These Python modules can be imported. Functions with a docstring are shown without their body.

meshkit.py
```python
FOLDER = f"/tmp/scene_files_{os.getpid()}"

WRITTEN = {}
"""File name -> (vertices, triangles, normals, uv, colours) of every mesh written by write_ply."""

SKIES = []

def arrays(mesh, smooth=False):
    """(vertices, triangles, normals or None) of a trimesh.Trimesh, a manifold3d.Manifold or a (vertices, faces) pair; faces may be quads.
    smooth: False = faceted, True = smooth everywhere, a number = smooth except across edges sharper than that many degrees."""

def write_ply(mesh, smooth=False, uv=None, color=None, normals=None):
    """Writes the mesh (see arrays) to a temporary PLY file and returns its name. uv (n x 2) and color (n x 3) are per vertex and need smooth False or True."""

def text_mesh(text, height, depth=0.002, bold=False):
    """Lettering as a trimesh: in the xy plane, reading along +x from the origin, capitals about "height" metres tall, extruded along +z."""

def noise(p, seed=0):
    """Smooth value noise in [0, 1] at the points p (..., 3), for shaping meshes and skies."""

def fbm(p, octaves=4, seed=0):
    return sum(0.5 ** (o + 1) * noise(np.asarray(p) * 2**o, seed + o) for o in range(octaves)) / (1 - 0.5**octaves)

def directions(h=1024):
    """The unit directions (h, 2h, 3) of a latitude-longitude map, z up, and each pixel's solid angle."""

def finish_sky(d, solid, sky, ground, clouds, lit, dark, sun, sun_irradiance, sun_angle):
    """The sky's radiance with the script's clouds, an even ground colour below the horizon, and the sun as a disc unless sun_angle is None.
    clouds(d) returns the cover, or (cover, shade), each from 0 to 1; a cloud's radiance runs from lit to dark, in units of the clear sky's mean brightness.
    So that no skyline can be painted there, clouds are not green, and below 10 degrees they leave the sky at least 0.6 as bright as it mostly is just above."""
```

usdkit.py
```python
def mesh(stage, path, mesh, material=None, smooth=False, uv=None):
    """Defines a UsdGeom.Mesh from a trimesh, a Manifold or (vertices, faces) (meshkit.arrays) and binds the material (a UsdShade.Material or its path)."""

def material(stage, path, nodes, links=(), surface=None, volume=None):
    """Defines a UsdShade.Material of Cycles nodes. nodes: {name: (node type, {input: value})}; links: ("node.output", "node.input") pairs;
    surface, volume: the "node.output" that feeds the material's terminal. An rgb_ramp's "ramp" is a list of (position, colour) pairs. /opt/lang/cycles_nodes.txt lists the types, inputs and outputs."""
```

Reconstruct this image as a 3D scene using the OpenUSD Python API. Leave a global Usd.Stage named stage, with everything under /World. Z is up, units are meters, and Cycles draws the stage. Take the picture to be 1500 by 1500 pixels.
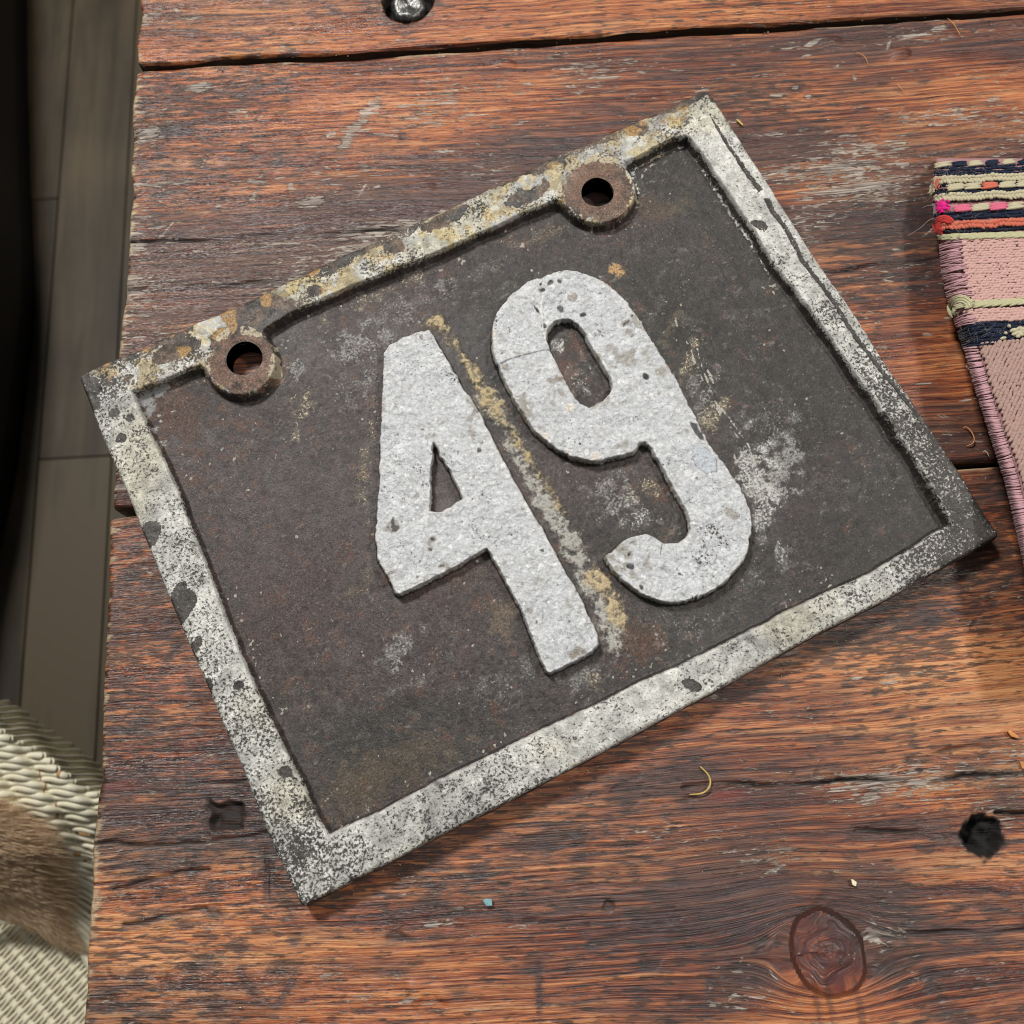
import math, random
import numpy as np, shapely, trimesh
from scipy.spatial.transform import Rotation
import usdkit, meshkit
from pxr import Usd, UsdGeom, UsdLux, UsdShade, Gf, Sdf, Vt

rng = np.random.default_rng(7); random.seed(7)
stage = Usd.Stage.CreateInMemory()
UsdGeom.SetStageUpAxis(stage, 'Z'); UsdGeom.SetStageMetersPerUnit(stage, 1.0)
stage.SetDefaultPrim(UsdGeom.Xform.Define(stage, '/World').GetPrim())

# ------------------------------------------------------------------ camera, lamps, exposure
CAM = np.array([0.0, -0.15476, 0.46549]); FPX = 1507.64
ROT = np.array([[0.99827917, -0.05284612, -0.02541628], [0.0577534, 0.96113205, 0.26998098], [0.01016095, -0.27098427, 0.96253015]])  # rows: right, up, back
cam = UsdGeom.Camera.Define(stage, '/World/camera')
m = np.eye(4); m[:3, :3] = ROT; m[3, :3] = CAM
cam.AddTransformOp().Set(Gf.Matrix4d(*m.ravel().tolist()))
cam.CreateHorizontalApertureAttr(26.0); cam.CreateVerticalApertureAttr(26.0); cam.CreateFocalLengthAttr(26.0 * FPX / 1500)
cam.CreateFStopAttr(8.5); cam.CreateFocusDistanceAttr(0.478); cam.CreateClippingRangeAttr(Gf.Vec2f(0.02, 50)); cam.CreateExposureAttr(0.12)

def lamp(name, pos, aim, w, h, power, color=(1, 1, 1)):
    l = UsdLux.RectLight.Define(stage, '/World/' + name)
    z = np.array(pos, float) - np.array(aim, float); z /= np.linalg.norm(z)
    x = np.cross([0, 1, 0.01], z); x /= np.linalg.norm(x); y = np.cross(z, x)
    t = np.eye(4); t[0, :3], t[1, :3], t[2, :3], t[3, :3] = x, y, z, pos
    l.AddTransformOp().Set(Gf.Matrix4d(*t.ravel().tolist()))
    l.CreateWidthAttr(w); l.CreateHeightAttr(h); l.CreateIntensityAttr(power); l.CreateColorAttr(Gf.Vec3f(*color)); l.CreateNormalizeAttr(False)
lamp('window_light', (-0.9, 1.55, 2.35), (0, 0, 0), 0.50, 0.42, 118.0, (1.0, 0.985, 0.96))
lamp('shop_lamp', (1.30, 0.30, 1.75), (0.1, 0, 0), 0.22, 0.22, 132.0, (1.0, 0.97, 0.92))
lamp('ceiling_panel', (0.2, -0.2, 2.6), (0, 0, 0), 3.4, 3.4, 0.38, (0.97, 0.985, 1.0))  # unseen overhead sheet, added as fill in place of light bounced off the ceiling

# ------------------------------------------------------------------ helpers
def px(p, z=0.0):
    "The world point that lies at height z under a measured spot of the photograph (1500 x 1500)."
    p = np.atleast_2d(np.asarray(p, float)); z = np.broadcast_to(z, (len(p),))
    d = np.stack([(p[:, 0] - 750) / FPX, -(p[:, 1] - 750) / FPX, -np.ones(len(p))], 1) @ ROT
    return CAM + d * ((z - CAM[2]) / d[:, 2])[:, None]

used = {}
def path_of(name, parent=None):
    base = (parent.GetPath().pathString if parent is not None else '/World') + '/' + name
    n = used.get(base, 0); used[base] = n + 1
    return base if n == 0 else f'{base}_{n:03d}'

def tag(p, label=None, category=None, group=None, kind=None):
    p = p.GetPrim() if hasattr(p, 'GetPrim') else p
    for k, v in (('label', label), ('category', category), ('group', group), ('kind', kind)):
        if v: p.SetCustomDataByKey(k, v)
    return p

def thing(name, label, category, group=None, loc=(0, 0, 0), rotz=0.0):
    x = UsdGeom.Xform.Define(stage, path_of(name))
    if any(loc): x.AddTranslateOp().Set(Gf.Vec3d(*map(float, loc)))
    if rotz: x.AddRotateZOp().Set(math.degrees(rotz))
    return tag(x, label, category, group)

def raw_mesh(name, parent, V, F, mat, N=None, prim=None, kind=None, label=None):
    F = np.asarray(F, np.int32)
    ms = UsdGeom.Mesh.Define(stage, path_of(name, parent))
    ms.CreatePointsAttr(Vt.Vec3fArray.FromNumpy(np.ascontiguousarray(V, np.float32)))
    ms.CreateFaceVertexCountsAttr(Vt.IntArray.FromNumpy(np.full(len(F), F.shape[1], np.int32)))
    ms.CreateFaceVertexIndicesAttr(Vt.IntArray.FromNumpy(np.ascontiguousarray(F).ravel()))
    ms.CreateSubdivisionSchemeAttr('none')
    if N is not None:
        ms.CreateNormalsAttr(Vt.Vec3fArray.FromNumpy(np.ascontiguousarray(N, np.float32))); ms.SetNormalsInterpolation('vertex')
    for k, a in (prim or {}).items():
        pv = UsdGeom.PrimvarsAPI(ms).CreatePrimvar(k, Sdf.ValueTypeNames.Color3fArray, 'vertex')
        pv.Set(Vt.Vec3fArray.FromNumpy(np.ascontiguousarray(a, np.float32)))
    UsdShade.MaterialBindingAPI.Apply(ms.GetPrim()).Bind(mat)
    return tag(ms, label, kind=kind)

def part(name, parent, mesh, mat, smooth=35, kind=None, label=None):
    ms = usdkit.mesh(stage, path_of(name, parent), mesh, mat, smooth)
    return tag(ms, label, kind=kind)

def S(t):
    t = np.clip(t, 0, 1); return t * t * (3 - 2 * t)
def lin(*c):
    c = np.array(c, float) / 255.0
    return tuple(np.where(c <= 0.04045, c / 12.92, ((c + 0.055) / 1.055) ** 2.4))

def bmat(t, wl, off):
    u = t / wl + off; u = u - np.floor(u.min()); i = np.floor(u).astype(int); f = u - i
    w = np.stack([(1 - f) ** 3, 3 * f ** 3 - 6 * f ** 2 + 4, -3 * f ** 3 + 3 * f ** 2 + 3 * f + 1, f ** 3], 1) / 6
    M = np.zeros((len(t), i.max() + 4), np.float32)
    for k in range(4): M[np.arange(len(t)), i + k] = w[:, k]
    return M
def gn(xs, ys, wx, wy=None, seed=0, octaves=1, gain=0.5):
    "Smooth noise on a grid, mean 0, deviation 1; xs, ys in the unit of the wavelengths."
    wy = wy or wx; r = np.random.default_rng(seed); out = 0
    for o in range(octaves):
        A, B = bmat(ys, wy / 2 ** o, r.random()), bmat(xs, wx / 2 ** o, r.random())
        n = A @ r.standard_normal((A.shape[1], B.shape[1])).astype(np.float32) @ B.T
        out = out + gain ** o * n / (n.std() + 1e-9)
    return out / (np.std(out) + 1e-9)

def poly_sdf(X, Y, P, margin):
    "Signed distance (negative inside) to polygon P; margin + 1 beyond."
    P = np.asarray(P, float); D = np.full(X.shape, margin, np.float32)
    lo, hi = P.min(0) - margin, P.max(0) + margin
    box = (X >= lo[0]) & (X <= hi[0]) & (Y >= lo[1]) & (Y <= hi[1])
    x, y = X[box], Y[box]; d = np.full(len(x), 1e9); ins = np.zeros(len(x), bool)
    for a, b in zip(P, np.roll(P, -1, 0)):
        e = b - a; t = np.clip(((x - a[0]) * e[0] + (y - a[1]) * e[1]) / (e @ e + 1e-12), 0, 1)
        d = np.minimum(d, (x - a[0] - t * e[0]) ** 2 + (y - a[1] - t * e[1]) ** 2)
        c = (a[1] > y) != (b[1] > y)
        with np.errstate(divide='ignore', invalid='ignore'):
            ins ^= c & (x < (b[0] - a[0]) * (y - a[1]) / (b[1] - a[1] + 1e-15) + a[0])
    D[box] = np.clip(np.sqrt(d) * np.where(ins, -1, 1), -1e3, margin)
    return D
def line_dist(X, Y, P, margin):
    "Distance to an open polyline, and the position (0..1) along it."
    P = np.asarray(P, float); D = np.full(X.shape, margin, np.float32); A = np.zeros(X.shape, np.float32)
    lo, hi = P.min(0) - margin, P.max(0) + margin
    box = (X >= lo[0]) & (X <= hi[0]) & (Y >= lo[1]) & (Y <= hi[1])
    x, y = X[box], Y[box]; d = np.full(len(x), 1e9); al = np.zeros(len(x)); n = len(P) - 1
    for k in range(n):
        a, e = P[k], P[k + 1] - P[k]; t = np.clip(((x - a[0]) * e[0] + (y - a[1]) * e[1]) / (e @ e), 0, 1)
        q = (x - a[0] - t * e[0]) ** 2 + (y - a[1] - t * e[1]) ** 2
        al = np.where(q < d, (k + t) / n, al); d = np.minimum(d, q)
    D[box] = np.minimum(np.sqrt(d), margin); A[box] = al
    return D, A
def chaikin(P, n=2, closed=True):
    P = np.asarray(P, float)
    for _ in range(n):
        Q = np.roll(P, -1, 0) if closed else P[1:]
        A = P if closed else P[:-1]
        R_ = np.stack([0.75 * A + 0.25 * Q, 0.25 * A + 0.75 * Q], 1).reshape(-1, 2)
        P = R_ if closed else np.vstack([P[:1], R_, P[-1:]])
    return P

def grid_faces(ny, nx):
    i = np.arange(ny - 1)[:, None] * nx + np.arange(nx - 1)[None]
    return np.stack([i, i + 1, i + nx + 1, i + nx], -1)
def grid_normals(P):
    n = np.cross(np.gradient(P, axis=1), np.gradient(P, axis=0)); n /= np.linalg.norm(n, axis=-1, keepdims=True) + 1e-12
    return np.where(n[..., 2:] < 0, -n, n)
def sub_mesh(V, F, *more):
    u, inv = np.unique(F, return_inverse=True)
    return (V[u], inv.reshape(F.shape), *[a[u] for a in more])

def tube(path, radius, sides=8, caps=True, flat=1.0):
    "A tube along a polyline; radius a number or one per point; flat squashes it along the local up."
    p = np.asarray(path, float); r = np.broadcast_to(radius, (len(p),))
    t = np.gradient(p, axis=0); t /= np.linalg.norm(t, axis=1, keepdims=True) + 1e-12
    ref = np.where(np.abs(t[:, 2:]) < 0.9, [[0, 0, 1.0]], [[0, 1.0, 0]])
    a = np.cross(t, ref); a /= np.linalg.norm(a, axis=1, keepdims=True) + 1e-12; b = np.cross(a, t)
    g = np.arange(sides) * 2 * np.pi / sides
    v = p[:, None] + r[:, None, None] * (np.cos(g)[None, :, None] * a[:, None] + flat * np.sin(g)[None, :, None] * b[:, None])
    i, j = np.meshgrid(np.arange(len(p) - 1), np.arange(sides), indexing='ij'); k = (j + 1) % sides
    f = np.stack([i * sides + j, i * sides + k, (i + 1) * sides + k, (i + 1) * sides + j], -1).reshape(-1, 4)
    f = np.vstack([f[:, [0, 2, 1]], f[:, [0, 3, 2]]])
    v = v.reshape(-1, 3)
    if caps:
        n = len(v); v = np.vstack([v, p[:1], p[-1:]]); js = np.arange(sides); ks = (js + 1) % sides; e = (len(p) - 1) * sides
        f = np.vstack([f, np.stack([np.full(sides, n), js, ks], 1), np.stack([np.full(sides, n + 1), e + ks, e + js], 1)])
    return v, f
def join(ms):
    V, F, n = [], [], 0
    for v, f in ms: V.append(v); F.append(np.asarray(f) + n); n += len(v)
    return np.vstack(V), np.vstack(F)
def curves(name, parent, lines, widths, mat, kind=None):
    c = UsdGeom.BasisCurves.Define(stage, path_of(name, parent)); c.CreateTypeAttr('linear')
    c.CreateCurveVertexCountsAttr(Vt.IntArray([len(l) for l in lines]))
    c.CreatePointsAttr(Vt.Vec3fArray.FromNumpy(np.vstack(lines).astype(np.float32)))
    c.CreateWidthsAttr(Vt.FloatArray.FromNumpy(np.concatenate(widths).astype(np.float32))); c.SetWidthsInterpolation('vertex')
    UsdShade.MaterialBindingAPI.Apply(c.GetPrim()).Bind(mat)
    return tag(c, kind=kind)

# ------------------------------------------------------------------ materials
def LK(n): return '/World/Looks/' + n
UsdGeom.Scope.Define(stage, '/World/Looks')

# cast iron and its paint: colours come with the mesh (paint, rust, dirt), fine grain from noise
M_IRON = usdkit.material(stage, LK('painted_iron'), {
    'under': ('attribute', {'attribute': 'tint'}), 'paint': ('attribute', {'attribute': 'paint'}), 'fin': ('attribute', {'attribute': 'finish'}), 'sep': ('separate_xyz', {}),
    'tc': ('texture_coordinate', {}),
    'n1': ('noise_texture', {'scale': 1150.0, 'detail': 3.0, 'roughness': 0.7}), 'n2': ('noise_texture', {'scale': 420.0, 'detail': 4.0, 'roughness': 0.6}), 'n4': ('noise_texture', {'scale': 520.0, 'detail': 3.0, 'roughness': 0.6, 'distortion': 1.2}), 'n4c': ('math', {'math_type': 'subtract', 'value2': 0.5}), 'lm': ('math', {'math_type': 'multiply'}), 'b3': ('bump', {'strength': 0.7, 'distance': 0.0012}), 'n3': ('noise_texture', {'scale': 760.0, 'detail': 4.0, 'roughness': 0.72}),
    'r1': ('map_range', {'from_min': 0.33, 'from_max': 0.67, 'to_min': 0.40, 'to_max': 1.70}), 'r1p': ('map_range', {'from_min': 0.33, 'from_max': 0.67, 'to_min': 0.80, 'to_max': 1.22}),
    'k0': ('math', {'math_type': 'subtract', 'value2': 0.5}), 'k1': ('math', {'math_type': 'multiply', 'value2': 3.2}), 'k2': ('math', {'math_type': 'multiply'}), 'k3': ('math', {'math_type': 'add'}),
    'msk': ('map_range', {'range_type': 'smoothstep', 'from_min': 0.33, 'from_max': 0.66, 'clamp': True}),
    'g': ('combine_color', {}), 'gp': ('combine_color', {}), 'mul': ('mix_color', {'blend_type': 'multiply', 'fac': 1.0, 'use_clamp': False}), 'mulp': ('mix_color', {'blend_type': 'multiply', 'fac': 1.0, 'use_clamp': False}), 'mix': ('mix_color', {}),
    'rr': ('math', {'math_type': 'multiply_add', 'value2': 0.35, 'value3': -0.17}), 'ra': ('math', {'math_type': 'add', 'use_clamp': True}),
    'bm': ('math', {'math_type': 'multiply_add', 'value2': 0.16}),
    'b1': ('bump', {'strength': 0.7, 'distance': 0.0004}), 'b2': ('bump', {'strength': 0.5, 'distance': 0.0006}),
    'p': ('principled_bsdf', {'specular_ior_level': 0.38})},
    [('n1.fac', 'r1.value'), ('n1.fac', 'r1p.value')] + [('r1.result', f'g.{c}') for c in 'rgb'] + [('r1p.result', f'gp.{c}') for c in 'rgb'] +
    [('under.color', 'mul.a'), ('g.color', 'mul.b'), ('paint.color', 'mulp.a'), ('gp.color', 'mulp.b'), ('mul.result', 'mix.a'), ('mulp.result', 'mix.b'),
     ('n3.fac', 'k0.value1'), ('k0.value', 'k1.value1'), ('k1.value', 'k2.value1'), ('sep.z', 'k2.value2'), ('k2.value', 'k3.value1'), ('sep.y', 'k3.value2'), ('k3.value', 'msk.value'), ('msk.result', 'mix.fac'),
     ('tc.object', 'n1.vector'), ('tc.object', 'n2.vector'), ('tc.object', 'n3.vector'), ('fin.vector', 'sep.vector'),
     ('n2.fac', 'rr.value1'), ('rr.value', 'ra.value1'), ('sep.x', 'ra.value2'), ('mix.result', 'p.base_color'), ('ra.value', 'p.roughness'),
     ('msk.result', 'bm.value1'), ('n1.fac', 'bm.value3'), ('bm.value', 'b1.height'), ('n2.fac', 'b2.height'), ('tc.object', 'n4.vector'), ('n4.fac', 'n4c.value1'), ('n4c.value', 'lm.value1'), ('msk.result', 'lm.value2'), ('lm.value', 'b3.height'), ('b2.normal', 'b3.normal'), ('b3.normal', 'b1.normal'), ('b1.normal', 'p.normal')], surface='p.BSDF')

# old waxed pine: grain coordinate and wear masks come with the mesh
DK, ORG = (0.035, 0.0125, 0.008), (0.40, 0.135, 0.038)
M_WOOD = usdkit.material(stage, LK('old_waxed_wood'), {
    'gr': ('attribute', {'attribute': 'grain'}), 'wa': ('attribute', {'attribute': 'wear'}), 'w': ('separate_xyz', {}), 'wb': ('attribute', {'attribute': 'wear_two'}), 'w2': ('separate_xyz', {}), 'wc': ('attribute', {'attribute': 'wear_three'}), 'w3': ('separate_xyz', {}),
    'm1': ('mapping', {'scale': (12, 540, 1)}), 'n1': ('noise_texture', {'scale': 1.0, 'detail': 3.0, 'roughness': 0.6, 'distortion': 0.3}),
    'm2': ('mapping', {'scale': (48, 1500, 1)}), 'n2': ('noise_texture', {'scale': 1.0, 'detail': 3.0, 'roughness': 0.65}),
    'm3': ('mapping', {'scale': (9, 75, 1)}), 'n3': ('noise_texture', {'scale': 1.0, 'detail': 4.0, 'roughness': 0.6}),
    'a1': ('math', {'math_type': 'multiply_add', 'value2': 0.70, 'value3': -0.15}), 'a2': ('math', {'math_type': 'multiply_add', 'value2': 0.55}), 'a3': ('math', {'math_type': 'multiply_add', 'value2': 0.25}),
    'tone': ('math', {'math_type': 'add'}), 'tn2': ('math', {'math_type': 'subtract', 'value2': 0.080}),
    'ramp': ('rgb_ramp', {'ramp': [(0.0, (0.022, 0.008, 0.006)), (0.34, (0.042, 0.012, 0.008)), (0.42, (0.14, 0.032, 0.014)), (0.49, (0.30, 0.082, 0.028)), (0.56, (0.46, 0.152, 0.050)), (0.66, (0.59, 0.26, 0.10)), (1.0, (0.68, 0.37, 0.17))]}),
    # dark, purplish worn stain
    'md': ('mapping', {'scale': (22, 260, 1)}), 'nd': ('noise_texture', {'scale': 1.0, 'detail': 4.0, 'roughness': 0.65}),
    'd1': ('math', {'math_type': 'add'}), 'dr': ('map_range', {'from_min': 0.80, 'from_max': 1.12, 'clamp': True}), 'dm': ('math', {'math_type': 'multiply', 'value2': 0.86}),
    'dc': ('rgb_ramp', {'ramp': [(0.0, (0.022, 0.014, 0.015)), (0.5, (0.050, 0.029, 0.028)), (1.0, (0.13, 0.075, 0.06))]}), 'mixd': ('mix_color', {}),
    # dark flecks and dents
    'mf': ('mapping', {'scale': (95, 480, 1), 'location': (31, 7, 0)}), 'nf': ('noise_texture', {'scale': 1.0, 'detail': 3.0, 'roughness': 0.6}),
    'f1': ('math', {'math_type': 'add'}), 'fr': ('map_range', {'from_min': 0.98, 'from_max': 1.08, 'clamp': True}), 'fm': ('math', {'math_type': 'multiply', 'value2': 0.8}), 'mixf': ('mix_color', {'b': (0.026, 0.019, 0.017)}),
    # pale scuffs lying along the grain
    'ms': ('mapping', {'scale': (130, 620, 1), 'location': (3, 17, 0)}), 'ns': ('noise_texture', {'scale': 1.0, 'detail': 4.0, 'roughness': 0.66, 'distortion': 0.9}),
    's1': ('math', {'math_type': 'add'}), 'sr': ('map_range', {'from_min': 1.02, 'from_max': 1.075, 'clamp': True}), 'sm': ('math', {'math_type': 'multiply', 'value2': 0.72}),
    'sc': ('rgb_ramp', {'ramp': [(0.38, (0.12, 0.095, 0.08)), (0.5, (0.28, 0.24, 0.20)), (0.6, (0.55, 0.50, 0.42))]}), 'mixs': ('mix_color', {}),
    # pale raw edge, red paint trace, black dirt
    'mpo': ('mapping', {'scale': (48, 1700, 1), 'location': (9, 5, 0)}), 'npo': ('noise_texture', {'scale': 1.0, 'detail': 2.0, 'roughness': 0.6}), 'po': ('map_range', {'from_min': 0.55, 'from_max': 0.68, 'to_min': 0.0, 'to_max': 0.75, 'clamp': True}), 'mixp': ('mix_color', {'b': (0.03, 0.012, 0.009)}),
    'mixe': ('mix_color', {'b': (0.50, 0.38, 0.23)}), 'em': ('math', {'math_type': 'multiply', 'use_clamp': True}),
    'mixk': ('mix_color', {'b': (0.022, 0.020, 0.019)}), 'mixr': ('mix_color', {'b': (0.20, 0.030, 0.022)}), 
    'ro': ('map_range', {'from_min': 0.3, 'from_max': 0.7, 'to_min': 0.26, 'to_max': 0.52}), 'ro2': ('mix_float', {'b': 0.62}), 'dpw': ('math', {'math_type': 'power', 'value2': 3.0}), 'ro3': ('mix_float', {'b': 0.95}), 'spd': ('map_range', {'from_min': 0.7, 'from_max': 1.0, 'to_min': 0.5, 'to_max': 0.08, 'clamp': True}),
    'bh': ('math', {'math_type': 'multiply_add', 'value2': 0.35}), 'b1': ('bump', {'strength': 0.8, 'distance': 0.0010}),
    'p': ('principled_bsdf', {'specular_ior_level': 0.5})},
    [('wa.vector', 'w.vector'), ('wb.vector', 'w2.vector'), ('wc.vector', 'w3.vector')] + [(f'gr.vector', f'{k}.vector') for k in ('m1', 'm2', 'm3', 'md', 'mf', 'ms')] +
    [(f'm{k}.vector', f'n{k}.vector') for k in '123dfs'] +
    [('n1.fac', 'a1.value1'), ('n2.fac', 'a2.value1'), ('a1.value', 'a2.value3'), ('n3.fac', 'a3.value1'), ('a2.value', 'a3.value3'), ('a3.value', 'tone.value1'), ('w.z', 'tone.value2'), ('tone.value', 'tn2.value1'), ('tn2.value', 'ramp.fac'),
     ('nd.fac', 'd1.value1'), ('w.x', 'd1.value2'), ('d1.value', 'dr.value'), ('dr.result', 'dm.value1'), ('n1.fac', 'dc.fac'), ('ramp.color', 'mixd.a'), ('dc.color', 'mixd.b'), ('dm.value', 'mixd.fac'),
     ('nf.fac', 'f1.value1'), ('w2.x', 'f1.value2'), ('f1.value', 'fr.value'), ('fr.result', 'fm.value1'), ('gr.vector', 'mpo.vector'), ('mpo.vector', 'npo.vector'), ('npo.fac', 'po.value'), ('mixd.result', 'mixp.a'), ('po.result', 'mixp.fac'), ('mixp.result', 'mixf.a'), ('fm.value', 'mixf.fac'),
     ('ns.fac', 's1.value1'), ('w.y', 's1.value2'), ('s1.value', 'sr.value'), ('sr.result', 'sm.value1'), ('n2.fac', 'sc.fac'), ('mixf.result', 'mixs.a'), ('sc.color', 'mixs.b'), ('sm.value', 'mixs.fac'),
     ('w2.y', 'em.value1'), ('n1.fac', 'em.value2'), ('mixs.result', 'mixe.a'), ('em.value', 'mixe.fac'),
     ('mixe.result', 'mixr.a'), ('w3.x', 'mixr.fac'),
     ('mixr.result', 'mixk.a'), ('w2.z', 'mixk.fac'), ('mixk.result', 'p.base_color'),
     ('n3.fac', 'ro.value'), ('ro.result', 'ro2.a'), ('sm.value', 'ro2.fac'), ('ro2.result', 'ro3.a'), ('w2.z', 'dpw.value1'), ('dpw.value', 'ro3.fac'), ('ro3.result', 'p.roughness'), ('w2.z', 'spd.value'), ('spd.result', 'p.specular_ior_level'),
     ('sm.value', 'bh.value1'), ('tone.value', 'bh.value3'), ('bh.value', 'b1.height'), ('b1.normal', 'p.normal')], surface='p.BSDF')

def simple(name, c, rough=0.6, spec=0.5, metal=0.0, var=0.25, scale=300.0, bump=0.3, dist=0.0004, c2=None, stretch=(1, 1, 1), island=0.0, sheen=0.0):
    c = np.array(c); c2 = np.array(c2) if c2 is not None else c * (1 + var)
    nodes = {'tc': ('texture_coordinate', {}), 'mp': ('mapping', {'scale': stretch}), 'n': ('noise_texture', {'scale': scale, 'detail': 4.0, 'roughness': 0.6}), 'ge': ('geometry', {}),
             'f': ('math', {'math_type': 'multiply_add', 'value2': island, 'value3': 0.0}), 'f2': ('math', {'math_type': 'multiply_add', 'value2': 1.0 - island}),
             'r': ('rgb_ramp', {'ramp': [(0.25, tuple(c * (1 - var))), (0.5, tuple(c)), (0.75, tuple(c2))]}), 'b': ('bump', {'strength': bump, 'distance': dist}),
             'p': ('principled_bsdf', {'roughness': rough, 'specular_ior_level': spec, 'metallic': metal, 'sheen_weight': sheen, 'sheen_roughness': 0.4})}
    return usdkit.material(stage, LK(name), nodes, [('tc.object', 'mp.vector'), ('mp.vector', 'n.vector'), ('ge.random_per_island', 'f.value1'), ('n.fac', 'f2.value1'), ('f.value', 'f2.value3'), ('f2.value', 'r.fac'),
                           ('r.color', 'p.base_color'), ('n.fac', 'b.height'), ('b.normal', 'p.normal')], surface='p.BSDF')

# ------------------------------------------------------------------ setting: floor boards
M_FLOOR = usdkit.material(stage, LK('dark_floor_board'), {
    'tc': ('texture_coordinate', {}), 'mp': ('mapping', {'scale': (45, 3.2, 1)}), 'n': ('noise_texture', {'scale': 1.0, 'detail': 6.0, 'roughness': 0.62, 'distortion': 0.6}),
    'm2': ('mapping', {'scale': (14, 9, 1)}), 'n2': ('noise_texture', {'scale': 1.0, 'detail': 3.0}), 'oi': ('object_info', {}),
    'a': ('math', {'math_type': 'multiply_add', 'value2': 0.5}), 'b': ('math', {'math_type': 'multiply_add', 'value2': 0.25, 'value3': 0.05}), 'c': ('math', {'math_type': 'multiply_add', 'value2': 0.3}),
    'r': ('rgb_ramp', {'ramp': [(0.32, (0.007, 0.005, 0.003)), (0.45, (0.028, 0.0195, 0.0095)), (0.55, (0.050, 0.0355, 0.0185)), (0.68, (0.084, 0.062, 0.034))]}),
    'p': ('principled_bsdf', {'roughness': 0.55, 'specular_ior_level': 0.3})},
    [('tc.object', 'mp.vector'), ('mp.vector', 'n.vector'), ('tc.object', 'm2.vector'), ('m2.vector', 'n2.vector'), ('n.fac', 'a.value1'), ('n2.fac', 'c.value1'), ('c.value', 'a.value3'),
     ('oi.random', 'b.value1'), ('b.value', 'c.value3'), ('a.value', 'r.fac'), ('r.color', 'p.base_color')], surface='p.BSDF')
floor = tag(UsdGeom.Xform.Define(stage, path_of('floor')), 'dark grey brown floorboards far below the left edge of the table', kind='structure')
M_SUB = simple('subfloor_black', (0.02, 0.018, 0.015), 0.9)
part('subfloor', floor, trimesh.creation.box(bounds=[(-1.6, -1.2, -0.80), (1.2, 2.0, -0.7615)]), M_SUB, False)
for i, x0 in enumerate(np.arange(-1.152, 0.5, 0.092)):
    y = -1.15 + (0.0, 0.62, 0.31)[i % 3]
    ends = [-1.2, 0.288 if abs(x0 + 0.600) < 0.01 else (0.66 if abs(x0 + 0.692) < 0.01 else y + 0.4), 2.0]
    for a, b in zip(ends[:-1], ends[1:]):
        bd = trimesh.creation.box(bounds=[(x0 + 0.0009, a + 0.0009, -0.7610), (x0 + 0.0911, b - 0.0009, -0.7403)])
        tp = trimesh.creation.box(bounds=[(x0 + 0.0014, a + 0.0014, -0.7402), (x0 + 0.0906, b - 0.0014, -0.7400)])
        part('board', floor, trimesh.convex.convex_hull(np.vstack([bd.vertices, tp.vertices])), M_FLOOR, False)

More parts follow.
